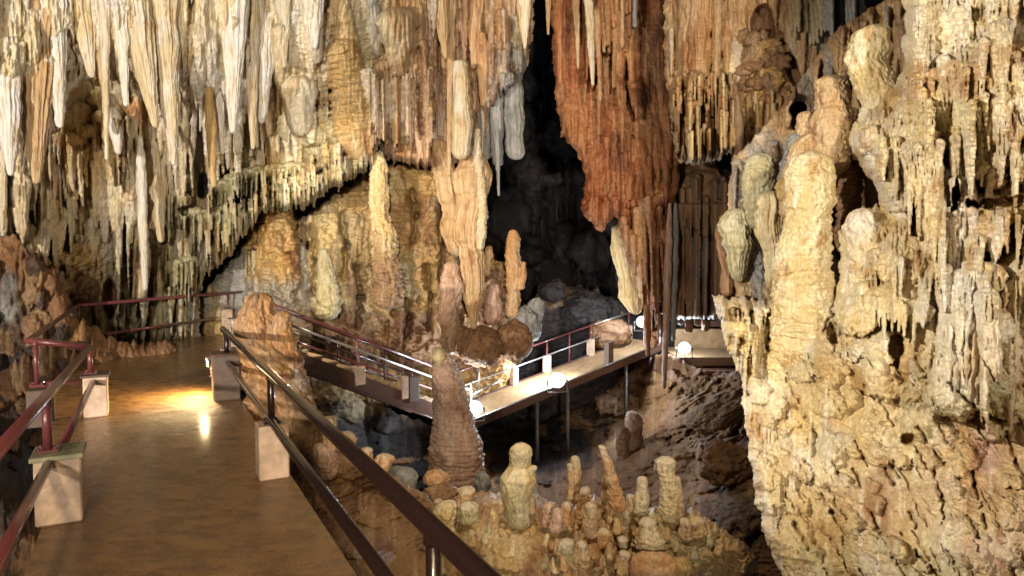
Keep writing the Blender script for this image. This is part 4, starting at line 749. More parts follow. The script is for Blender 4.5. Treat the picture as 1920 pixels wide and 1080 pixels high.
# --- left railing, near run
XLt = -.63; yQ1 = loc2(G(112, 983))[1] + .14; yQ2 = loc2(G(182, 782))[1] + .12
q1, q2 = WL(XLt + .02, yQ1), WL(XLt + .06, yQ2)
t1 = hfor(q1 - RW_ * .07, 744); t2 = hfor(q2 - RW_ * .05, 651)
a1 = hfor(q1 - RW_ * .05 - DW * .15, 868); a0 = ext(a1, a1 + (t2 - t1) * np.array([1, 1, 0]) + Z_ * 0, 2.2); b1 = q1 - RW_ * .02 + DW * .16 + Z_ * .46; b2 = hfor(q2 - RW_ * .02 - DW * .12, 716)
railing('handrail', 'glossy maroon handrail on the left side of the walkway, nearest run', [ext(t1, t2, 2.6), t2], [[a0, a1], [b1, b2]],
        [(t1, .535, t1[2]), (t2, .53, t2[2])], [(q1, .50, 0, .15), (q2, .50, 0, .13)], M_RAIL, M_PLINTH, 'walkway railings', r=.04)
cp = box(q1 + Z_ * .515, RW_, DW, Z_, .17, .19, .018, .006); o = obj('plinth_cap', cp, plain('mossy_cap', (.26, .24, .15), .8, 0, 20, .35, .5)); tag(o, 'mossy flat slab lying on the nearest left plinth', 'cap stone')
cp = box(q2 + Z_ * .512, RW_, DW, Z_, .155, .16, .014, .006); o = obj('plinth_cap', cp, M_PLDK); tag(o, 'dark flat slab lying on the far left plinth', 'cap stone')
# --- left bay: side return, outer rail and end rail
cA = t2; cB = hfor(t2 + RW_ * -.62 - DW * .05, 638); cC = G(146, 573, 1.02); cD = G(398, 551, 1.02); cE = G(476, 546, 1.02)
q3 = G(146, 573, 1.02); q3[2] = 0
railing('handrail', 'maroon handrail round the small viewing bay left of the walkway', [cA, cB, cC], [[t2 * np.array([1, 1, 0]) - RW_ * .12 + Z_ * .44, cB * np.array([1, 1, 0]) + Z_ * .44]],
        [(cB + RW_ * .07, .44, cB[2]), (cC, .5, 1.0)], [(cB + RW_ * .10, .45, -.05, .13)], M_RAIL, M_PLDK, 'walkway railings', r=.037)
e = empty('concrete_plinth', q3); tag(e, 'squat brown plinth with a ledge cap at the far left corner of the walkway rails', 'plinth', 'railing plinths')
obj('block', plinth_vf(q3 + RW_ * .02, .56, .2, .17), plain('stained_render', (.30, .19, .10), .8, 0, 12, .35, .5), e); obj('coping', box(q3 + Z_ * .585, RW_, DW, Z_, .24, .21, .02, .006), M_PLDK, e)
lE = [q3 + Z_ * .42 + RW_ * .2, cD * np.array([1, 1, 0]) + Z_ * .42 + RW_ * .05]
railing('handrail', 'maroon handrail across the far end of the walkway in front of the olive flowstone', [cC, cD, cE], [lE], [(G(427, 549, 1.02), .3, 1.0)], [(G(424, 549, 1.02), .62, 0, .13)], M_RAIL, M_PLINTH, 'walkway railings', r=.035)
e = empty('concrete_plinth', G(455, 640)); tag(e, 'white lit concrete plinth with a steel plate where the end rail meets the stairs', 'plinth', 'railing plinths')
pb = P(447, 560, 12.6); obj('block', box((pb[0], pb[1], .40), RW_, DW, Z_, .13, .13, .40, .012), plain('white_render', (.7, .62, .56), .7, 0, 14, .1, .3), e)
obj('coping', box((pb[0], pb[1], .815), RW_, DW, Z_, .17, .17, .013, .004), M_GREY, e)

# --- staircase going down to the bridge
s0 = P(548, 644, 14.6); s0[2] = -.05; s1 = P(822, 760, 17.2)
sd_ = s1 - s0; run = np.linalg.norm(sd_[:2]); hd = np.array([sd_[0], sd_[1], 0]) / run; side = np.array([-hd[1], hd[0], 0]); rise = -sd_[2]
if side[1] < 0: side = -side       # away from the camera
st = empty('staircase', s1); tag(st, 'concrete staircase with brown steel stringer going down from the walkway to the footbridge', 'staircase')
WST = 1.15; N_ST = 11
for i in range(N_ST):
    t = (i + .5) / N_ST; c = s0 + hd * run * t + side * WST / 2 + Z_ * (-rise * (i + .4) / N_ST)
    obj('tread', box(c, hd, side, Z_, run / N_ST / 2 + .02, WST / 2, .03, .006), M_TREAD, st)
    obj('riser', box(c + hd * (run / N_ST / 2 - .03) - Z_ * (.03 + rise / N_ST / 2 + .0), hd, side, Z_, .02, WST / 2 - .01, rise / N_ST / 2 - .004), M_DECK, st)
slope = (s1 - s0) / np.linalg.norm(s1 - s0); nrm = np.cross(side, slope); nrm = nrm if nrm[2] > 0 else -nrm
for k, off in enumerate((-.04, WST + .04)):
    c = (s0 + s1) / 2 + side * off - nrm * .16; obj('stringer', box(c, slope, side, nrm, np.linalg.norm(s1 - s0) / 2 + .15, .035, .17, .008), M_STEEL, st)
    c = (s0 + s1) / 2 + side * off - nrm * .36; obj('flange', box(c, slope, side, nrm, np.linalg.norm(s1 - s0) / 2 + .1, .07, .02, .005), M_STEEL, st)
point(tuple(s0 + side * .5 + Z_ * .75 + hd * .5), 45, (1, .82, .55), .06)
def stair_rail(off, label, mat, h1=.93, h2=.66, h3=.36, u=True):
    a = s0 + side * off - hd * .5; b = s1 + side * off; a2 = a + Z_ * h1 + Z_ * .10; b2 = b + Z_ * h1
    e = empty('handrail', b); tag(e, label, 'railing', 'staircase railings')
    obj('top_rail', tube([a2, b2], .035), mat, e, True)
    obj('lower_rail', tube([a + Z_ * (h2 + .08), b + Z_ * h2], .028), mat if not u else M_GREY, e, True)
    obj('lower_rail', tube([a + Z_ * (h3 + .05), b + Z_ * h3], .026), mat if not u else M_RAIL, e, True)
    return e, a, b
eR, a, b = stair_rail(0.0, 'maroon and steel three-bar handrail on the near side of the stairs', M_RAIL)
for t, w, h in ((.48, .13, .42), (.76, .09, .55), (.82, .14, .62)):
    p = a + (b - a) * t + side * .02; obj('plinth', box((p[0], p[1], p[2] + h / 2 - .1), hd, side, Z_, w, .12, h / 2, .01), M_PLINTH if w < .14 else M_PLDK, eR); obj('post', tube([p, p + Z_ * .93], .028), M_RAIL, eR, True)
eR2, a, b = stair_rail(WST, 'dark handrail on the far side of the stairs against the brown rock', M_RAILD, 1.0, .6, .3, False)
for t in (.15, .5, .8): p = a + (b - a) * t; obj('post', tube([p - Z_ * .1, p + Z_ * .98], .028), M_RAILD, eR2, True)

# --- footbridge
bA = P(872, 792, 17.4); bB = P(1242, 642, 22.0); bd = bB - bA; bl = np.linalg.norm(bd); bs = bd / bl
bh = np.array([bd[0], bd[1], 0]); bh /= np.linalg.norm(bh); bside = np.array([-bh[1], bh[0], 0]); bn = np.cross(bs, bside); bn = bn if bn[2] > 0 else -bn
BW = 1.25
br = empty('footbridge', bA); tag(br, 'concrete footbridge with lit deck climbing from the stairs to the red curtain', 'bridge')
c = (bA + bB) / 2 + bside * BW / 2 - bn * .06; obj('deck', box(c, bs, bside, bn, bl / 2, BW / 2, .055, .01), M_DECK, br)
for off in (-.05, BW + .05): c = (bA + bB) / 2 + bside * off - bn * .10; obj('edge_beam', box(c, bs, bside, bn, bl / 2, .045, .12, .01), M_STEEL, br)
obj('kerb_pipe', tube([bA - bside * .11 + bn * .03, bB - bside * .11 + bn * .03], .018), M_GREY, br, True)
def onb(t, off, h=0): return bA + bs * bl * t + bside * off + Z_ * h
for t in (.33, .48, .80, .95): obj('support_post', tube([onb(t, .15, -.12), onb(t, .15, -3.6 if t < .9 else -1.9)], .05), plain('weathered_steel', (.20, .19, .18), .5, .3), br, True)
# far side rail of the bridge
e = empty('bridge_rail', onb(0, BW)); tag(e, 'long maroon and steel railing on the far side of the footbridge', 'railing', 'bridge railings')
ts = (.01, .17, .335, .50, .62, .74, .86, .97)
obj('top_rail', tube([onb(0, BW, .94), onb(.76, BW, .94)], .028), M_RAIL, e, True); obj('top_rail', tube([onb(.76, BW, .94), onb(.99, BW, .92)], .028), M_GREY, e, True); obj('lower_rail', tube([onb(0, BW, .50), onb(.99, BW, .50)], .025), M_GREY, e, True)
for t in ts: obj('post', tube([onb(t, BW, 0), onb(t, BW, .94)], .026), M_GREY if t < .4 else M_RAIL, e, True)
for t in (.335, .50, .74, .97): obj('plinth', box(onb(t, BW, .24), bh, bside, Z_, .10, .09, .26, .01), M_PLINTH, e)
# near side short rail at the stair foot
e = empty('bridge_rail', onb(0, 0)); tag(e, 'short steel rail at the stair foot beside the leftmost lit lamp', 'railing', 'bridge railings')
obj('top_rail', tube([onb(0, BW, .92), onb(.03, .05, .75)], .026), M_GREY, e, True); obj('post', tube([onb(.03, .05, 0), onb(.03, .05, .95)], .026), M_GREY, e, True); obj('lower_rail', tube([onb(.03, .05, .62), onb(.16, .05, .72)], .022), M_GREY, e, True)
e = empty('concrete_plinth', onb(.72, .1)); tag(e, 'dark square post standing on the near edge of the bridge deck', 'plinth'); obj('block', box(onb(.69, .08, .27), bh, bside, Z_, .11, .1, .36, .01), M_PLDK, e); obj('coping', box(onb(.69, .08, .64), bh, bside, Z_, .13, .12, .012, .004), M_STEEL, e)
e = empty('concrete_plinth', onb(.93, .1)); tag(e, 'pale square post on the bridge under the highest lamp', 'plinth'); obj('block', box(onb(.915, .06, .30), bh, bside, Z_, .1, .1, .32, .01), M_PLINTH, e); obj('coping', box(onb(.915, .06, .63), bh, bside, Z_, .12, .12, .012, .004), M_STEEL, e)
# landing on the right with its beam and pier
lA = P(1262, 676, 21.2)
ld = empty('landing', lA); tag(ld, 'concrete landing slab on a square pier, right of the bridge under the brown pillars', 'landing')
obj('deck', box(P(1345, 668, 21.6) + Z_ * .05, np.array([1.0, 0, 0]), np.array([0, 1.0, 0]), Z_, 1.5, 1.0, .09, .01), M_DECK, ld)
obj('fascia', box(P(1345, 676, 20.5) - Z_ * .02, np.array([1.0, 0, 0]), np.array([0, 1.0, 0]), Z_, 1.45, .05, .13, .01), M_TREAD, ld)
obj('pier', box(P(1305, 720, 20.9), np.array([1.0, 0, 0]), np.array([0, 1.0, 0]), Z_, .16, .16, .62, .012), M_DECK, ld)
obj('back_wall', box(P(1350, 640, 22.6), np.array([1.0, 0, 0]), np.array([0, 1.0, 0]), Z_, 1.5, .06, .42, .01), M_DECK, ld)
obj('beam', box(P(1375, 606, 22.4), np.array([1.0, 0, 0]), np.array([0, 1.0, 0]), Z_, 1.2, .1, .1, .01), M_STEEL, ld)
o = obj('stone_block', box(P(1345, 712, 20.6), np.array([.98, .2, 0]), np.array([-.2, .98, 0]), Z_, .62, .5, .34, .06), plain('red_stone', (.22, .10, .06), .8, 0, 8, .3, .6)); tag(o, 'reddish stone block under the landing slab beside its pier', 'rock')

# --- lit lamps
M_LGL = emit('lamp_glare_ring', (.50, .68, 1), 1.6)  # bluish glow of the outer ring stands in for lamp glare
def lamp(px, py, z, label, yaw, power, aim=None, rad=.085, head=None, lit=M_LED, col=COOL, lens_r=.085):
    p = P(px, py, z) if head is None else head; e = empty('floodlight', p - Z_ * .1); tag(e, label, 'lamp', 'lit cave floodlights')
    d = np.array([math.sin(yaw), -math.cos(yaw), 0.0]) if aim is None else (np.array(aim) - p) / np.linalg.norm(np.array(aim) - p)
    s = np.cross(d, Z_); s /= np.linalg.norm(s); u = np.cross(s, d)
    k = lens_r / .085; hw, hh = .1 * k, .1 * k; n = 24
    def disc(r0, r1, a0, a1):
        V = []; Fc = []
        for rr, dd in ((r0, a0), (r1, a1)):
            for q in range(n): t = 2 * math.pi * q / n; V.append(p + d * dd * k + (s * math.cos(t) + u * math.sin(t)) * rr * k)
        for q in range(n): Fc.append((q, (q + 1) % n, n + (q + 1) % n, n + q))
        return V, Fc
    V = []; Fc = []; prof = ((-.13, .02), (-.125, .05), (-.06, .075), (.0, .094), (.022, .1), (.022, .092), (.0, .088))
    for (a, r_) in prof:
        for q in range(n): t = 2 * math.pi * q / n; V.append(p + d * a * k + (s * math.cos(t) + u * math.sin(t)) * r_ * k)
    for i in range(len(prof) - 1):
        for q in range(n): Fc.append((i * n + q, i * n + (q + 1) % n, (i + 1) * n + (q + 1) % n, (i + 1) * n + q))
    Fc.append(tuple(range(n - 1, -1, -1))); obj('housing', (V, Fc), M_GREY, e, True)
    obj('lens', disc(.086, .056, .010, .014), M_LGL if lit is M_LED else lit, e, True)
    v, f = disc(.056, .03, .016, .03); v.append(p + d * .036 * k); f += [(n + q, n + (q + 1) % n, 2 * n) for q in range(n)]; obj('bulb', (v, f), lit, e, True)
    obj('yoke', tube([p + s * hw * 1.15, p + s * hw * 1.15 - Z_ * hh * 1.5, p - s * hw * 1.15 - Z_ * hh * 1.5, p - s * hw * 1.15], .012 * k, 8), M_GREY, e, True)
    obj('bracket', tube([p - d * .08 * k - Z_ * .09 * k, p - d * .08 * k - Z_ * .2, p - d * .02 - Z_ * .24], .015, 8), M_STEEL, e, True)
    q = p + np.array([-.25, .40, .35]) if power > 5 else p + d * (.12 * k)
    l = point(tuple(q), power * (2.2 if power > 5 else .6), col, rad); spot(tuple(p + d * (.13 * k)), tuple(p + d * 2 + Z_ * 1.2), power, 120, col, rad, .5); return e
lamp(889, 765, 17.0, 'blazing white floodlight at the foot of the stairs, leftmost of the bridge lamps', .25, 120, lens_r=.19)
lamp(1045, 712, 18.9, 'blazing white floodlight on the middle of the bridge edge', .1, 200, lens_r=.2)
lamp(1203, 603, 20.9, 'blazing white floodlight at the top of the bridge under the red curtain', .0, 90, lens_r=.16)
lamp(1283, 652, 20.2, 'blazing white floodlight at the edge of the right hand landing', -.2, 90, lens_r=.17)
# the low spotlight that grazes the walkway floor
lp = WL(XR - .22, yP2 + .34, .50)
lamp(0, 0, 0, 'small spotlight on the dark corner plinth throwing warm light across the walkway floor', 0, 2, aim=WL(-.6, yP2 + .2, .02), head=lp, lit=emit('lit_warm_glass', (1, .8, .45), 20), col=(1, .72, .36), lens_r=.05)
spot(tuple(lp + RW_ * -.06), tuple(WL(XR - .60, yP2 + .30, -.1)), 380, 155, (1, .74, .38), .04, .9)

# ================================================================== formations that stand or hang free
def DG(x, y): return (RM.depth(x, y + 16) if inpoly(x, y + 22, MP) else RF.depth(x, y)) * 1.004
ST = 'stalactite'; SG = 'stalagmite'; CO = 'column'
HG = 'stalactites hanging over the left wall'
def sta(px0, py0, px1, py1, r0, r1, z, pal, label, style='drip', flat=.8, group=HG, **k):
    P_ = []
    if group == HG: r0 *= 1.15; r1 = min(r1, 4.5); style = 'fold'
    for t in (0, .2, .4, .6, .8, .93, 1): P_.append((px0 + (px1 - px0) * t, py0 + (py1 - py0) * t, (r1 + (r0 - r1) * (1 - t) ** .85) * (1 if py0 < 0 else (.35, .8, 1, 1, 1, 1, 1)[len(P_)])))
    if group == HG: z = float(np.min([RL.depth(q[0], q[1]) for q in P_ if q[1] > -30])) * (1 + r0 * .75 / F)
    formation('stalactite', P_, z, pal, label, ST, style, group=group, flat=flat, amp=.7, **k)
for a in [
    (60, -60, 68, 345, 46, 12, 9.8, 'tan', 'broad pale brown stalactite at the far left reaching down past the white ledge'),
    (100, -60, 112, 240, 22, 6, 9.9, 'white', 'slim white stalactite just right of the broad pale brown one at the far left'),
    (8, 60, 20, 330, 34, 14, 9.2, 'white', 'white bluish drapery stalactite cut by the left edge of the photo'),
    (148, -40, 172, 146, 30, 12, 10.6, 'cream', 'thick cream stalactite with blunt tip above the golden alcove'),
    (186, -40, 196, 170, 24, 5, 10.9, 'tan', 'brown sided stalactite right of the thick cream one above the golden alcove'),
    (195, -40, 200, 300, 9, 3, 10.8, 'cream', 'long thin pale stalactite running down across the golden alcove'),
    (240, -60, 292, 240, 30, 20, 10.9, 'cream', 'big slanting stalactite with orange rings and a broad lower end'),
    (300, -60, 326, 310, 30, 4, 10.8, 'cream', 'longest cream stalactite with sharp tip right of the orange ringed one'),
    (222, -60, 236, 200, 14, 4, 11.2, 'white', 'narrow white stalactite between the alcove and the orange ringed one'),
    (212, 200, 222, 290, 14, 10, 11.5, 'white', 'short pale blue white stalactite right of the golden alcove'),
    (285, 250, 302, 455, 22, 5, 12.2, 'cream', 'olive brown stalactite below the orange ringed one ending above the end rail'),
    (262, 250, 272, 545, 10, 4, 12.4, 'white', 'long thin white stalactite ending just above the end rail'),
    (410, 170, 418, 290, 9, 2, 12.6, 'white', 'bright white icicle like stalactite in the middle of the left wall'),
    (392, 160, 400, 352, 10, 4, 12.9, 'ochre', 'ochre stalactite just left of the bright white icicle'),
    (440, -40, 436, 250, 24, 7, 12.7, 'white', 'wide white lavender stalactite in the upper middle of the left wall'),
    (470, -30, 474, 280, 16, 3, 12.8, 'cream', 'long cream stalactite with sharp tip right of the wide white one'),
    (492, 20, 490, 232, 26, 16, 13.2, 'white', 'fat rounded white stalactite above the blue grey steps of flowstone'),
    (530, -40, 532, 128, 15, 6, 13.4, 'cream', 'short cream stalactite near the wrinkled brown pillar, nearer the left edge'),
    (588, -40, 590, 92, 20, 12, 13.6, 'white', 'stout white stalactite touching the wrinkled brown pillar'),
    (690, -40, 694, 25, 20, 12, 14.6, 'grey', 'stub of grey stalactite cut by the top edge above the wrinkled flowstone'),
    (820, -40, 836, 110, 16, 3, 15.6, 'tan', 'tan pointed stalactite left of the long pale column'),
    (846, -40, 842, 330, 8, 3, 15.9, 'tan', 'very thin long tan stalactite behind the pale column'),
    (893, -40, 888, 130, 15, 4, 16.2, 'orange', 'rusty stalactite between the pale column and the grey hanging cluster'),
    (904, 60, 906, 200, 12, 10, 16.6, 'orange', 'stubby orange tipped stalactite left of the grey hanging cluster'),
]:
    sta(*a)
VG = 'stalactites hanging over the dark chamber'
for a in [
    (984, -60, 984, 92, 19, 2, 13.0, 'cream', 'single ivory stalactite with a sharp tip against the dark chamber'),
    (1028, -60, 1028, 66, 8, 2, 15.5, 'tan', 'small thin stalactite right of the ivory one at the top edge'),
    (1050, -60, 1050, 158, 7, 4, 15.5, 'red', 'thin red straw stalactite left of the red curtain'),
    (1078, -60, 1084, 128, 9, 2, 15.8, 'tan', 'beige pointed stalactite beside the top of the red curtain'),
    (1100, -60, 1112, 160, 10, 3, 15.4, 'cream', 'cream stalactite lying along the left edge of the red curtain'),
    (955, 60, 966, 300, 22, 16, 17.6, 'grey', 'ribbed dark grey stalactite hanging left of the dark chamber'),
    (926, 120, 934, 312, 16, 9, 17.4, 'grey', 'bluish grey stalactite left of the ribbed dark one'),
    (905, 190, 912, 300, 14, 5, 17.2, 'grey', 'dull grey stalactite behind the broken crown of the tall mottled column'),
    (932, 240, 935, 368, 6, 2, 17.0, 'grey', 'needle thin grey stalactite, lowest tip over the dark chamber'),
    (1190, -40, 1190, 52, 5, 4, 17.0, 'grey', 'short grey straw in front of the top of the red curtain'),
    (1382, 175, 1384, 385, 14, 6, 12.4, 'mud', 'long smooth brown stalactite left of the small ringed columns'),
    (1212, 570, 1216, 668, 9, 4, 17.8, 'red', 'slender red stalactite tip in front of the bridge end'),
    (1256, 380, 1245, 730, 9, 4, 18.2, 'pink', 'very long pale pink column reaching below the bridge'),
    (1267, 380, 1262, 640, 8, 4, 18.4, 'grey', 'long grey straw right of the pale pink column'),
]:
    sta(*a, group=VG)
formation('stalactite', [(1160, 420, 12), (1172, 470, 22), (1186, 560, 20), (1192, 590, 8)], 20.2, 'gold', 'cream yellow drapery lit from behind under the red curtain, above the highest lamp', ST, 'fold', group=VG, flat=.5)
for i, (px, y1, rr) in enumerate(((1275, 610, 7), (1290, 625, 8), (1307, 612, 6), (1322, 622, 8), (1338, 600, 6))):
    formation('pillar', [(px, 380, rr), (px, 500, rr), (px + 1, y1, rr * .8)], 20.0, ('grey', 'brown', 'mud', 'brown', 'mud')[i], ('thin grey cave pillar nearest the red curtain in the dim row', 'thin brown cave pillar behind the right landing lamp, second of the dim row', 'thin tan cave pillar in the middle of the dim row', 'stout brown cave pillar, fourth of the dim row', 'thin shadowed cave pillar at the right end of the dim row')[i], 'pillar', 'drip', group='dim pillars behind the landing')

# columns and stalagmites in the middle
formation('column', [(862, 112, 13), (864, 180, 16), (866, 250, 19), (864, 300, 16)], 15.8, 'cream', 'straight pale fluted column high in the middle, left of the grey hanging cluster', CO, 'drip', amp=.6)
formation('column', [(886, 285, 20), (884, 330, 29), (880, 400, 27), (882, 470, 25), (886, 540, 19), (889, 590, 11), (889, 618, 4)], 16.6, 'tan', 'tall mottled column with a broken crown, tapering to a point above the dark boulders', CO, 'drip', pal2='tan', amp=1.3)
formation('column', [(896, 240, 5), (894, 290, 9), (900, 330, 8), (906, 400, 9), (900, 470, 7)], 16.3, 'cream', 'thin crusty pillar clinging to the right side of the tall mottled column', CO, 'knob')
formation('column', [(820, 260, 14), (835, 330, 22), (850, 420, 20), (855, 480, 12)], 17.3, 'tan', 'rough tan column left of the tall mottled one', CO, 'drip', amp=1.3)
formation('column', [(845, 490, 10), (846, 530, 21), (843, 580, 18), (840, 640, 14), (846, 664, 8)], 16.4, 'pink', 'lumpy pinkish column below the rough tan one, left of the tapering point', CO, 'knob', pal2='mud')
formation('stalagmite', [(708, 282, 7), (710, 310, 12), (712, 340, 13), (714, 400, 15), (718, 450, 19), (722, 520, 22), (724, 580, 24)], 16.8, 'gold', 'knobbly pale totem stalagmite standing before the brown mound', SG, 'ring', pal2='mud', amp=1.3)
formation('stalagmite', [(962, 430, 8), (961, 460, 13), (963, 520, 14), (961, 598, 12)], 17.6, 'orange', 'bright orange pink stalagmite standing alone against the dark chamber', SG, 'knob', amp=.9)
formation('stalagmite', [(982, 490, 4), (980, 520, 7), (974, 545, 7)], 17.5, 'orange', 'small side spur on the right of the bright orange pink stalagmite', SG, 'knob')
formation('stalagmite', [(918, 460, 5), (914, 480, 11), (908, 520, 8)], 17.0, 'tan', 'crusty tan spur right of the tall mottled column', SG, 'knob')
formation('stalagmite', [(925, 530, 8), (926, 570, 14), (924, 610, 14)], 17.4, 'pink', 'pinkish stump left of the bright orange stalagmite', SG, 'knob')
formation('stalagmite', [(606, 465, 6), (610, 510, 13), (614, 570, 19), (616, 600, 20)], 16.8, 'olive', 'small olive stalagmite right of the stepped brown cone', SG, 'ring')
for (px, py, rx, ry, z, pal, lab) in ((985, 610, 32, 40, 17.8, 'grey', 'grey knobbly boulder under the orange stalagmite'), (1005, 580, 16, 24, 17.9, 'grey', 'pale spiky rock at the right edge of the grey boulder pile'), (965, 640, 34, 40, 17.4, 'brown', 'brown boulder at the foot of the grey boulder pile'), (900, 650, 44, 40, 17.2, 'brown', 'dark round boulder behind the foot of the stairs'), (860, 640, 30, 30, 17.4, 'brown', 'brown lump between the stairs and the dark round boulder'), (1035, 545, 26, 24, 24, 'dark', 'dim boulder in the dark chamber nearest the orange stalagmite'), (1095, 580, 52, 34, 24, 'dark', 'wide boulder in the dark chamber above the bridge'), (1140, 590, 34, 34, 24.5, 'dark', 'dark boulder in the dark chamber left of the cream drapery')):
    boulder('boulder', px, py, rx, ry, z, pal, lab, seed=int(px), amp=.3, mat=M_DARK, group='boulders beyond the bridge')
o = boulder('boulder', 1142, 625, 40, 26, 22.6, 'brown', 'triangular brown rock behind the bridge rail', seed=77, amp=.3, blocky=.6)

# the twin headed orange stalagmite beside the walkway
formation('stalagmite', [(486, 548, 20), (486, 580, 31), (496, 630, 44), (514, 720, 54), (532, 800, 50), (552, 868, 36)], [9.3, 9.3, 9.3, 9.2, 9.1, 9.0], 'rust', 'stout orange stalagmite rising beside the walkway corner', SG, 'knob', M_KNOB, amp=1.3, pal2='mud')
formation('stalagmite', [(466, 585, 14), (468, 620, 20), (482, 680, 26), (505, 740, 24)], 9.15, 'rust', 'orange lobe on the left face of the stout orange stalagmite', SG, 'smooth', M_FLOW)
formation('stalagmite', [(532, 582, 14), (530, 620, 21), (540, 680, 27), (552, 760, 30), (560, 850, 24)], 9.2, 'rust', 'right hand head of the stout orange stalagmite', SG, 'smooth', M_FLOW, pal2='grey')
# the pinkish stalagmite at the foot of the stairs
formation('stalagmite', [(822, 652, 9), (829, 672, 18), (838, 720, 29), (848, 780, 38), (856, 840, 47), (862, 905, 54), (868, 940, 52)], 13.0, 'pink', 'tall pinkish brown stalagmite hiding the foot of the stairs', SG, 'smooth', M_KNOB, pal2='pink', amp=.9)
formation('stalagmite', [(822, 650, 7), (824, 670, 13), (822, 690, 8)], 12.85, 'gold', 'yellow crusted tip on the tall pinkish brown stalagmite', SG, 'knob')
# the pale figure shaped stalagmite on the dome
formation('stalagmite', [(977, 830, 17), (977, 852, 21), (974, 874, 19), (973, 894, 33), (968, 925, 28), (970, 965, 23), (974, 992, 22)], DG(972, 978), 'gold', 'pale olive stalagmite shaped like a bust on the brown dome', SG, 'knob', pal2='olive', amp=.55)
formation('stalagmite', [(1000, 872, 8), (990, 892, 9), (984, 915, 9)], DG(972, 978) * .995, 'gold', 'small shoulder spur of the bust shaped stalagmite', SG, 'smooth')
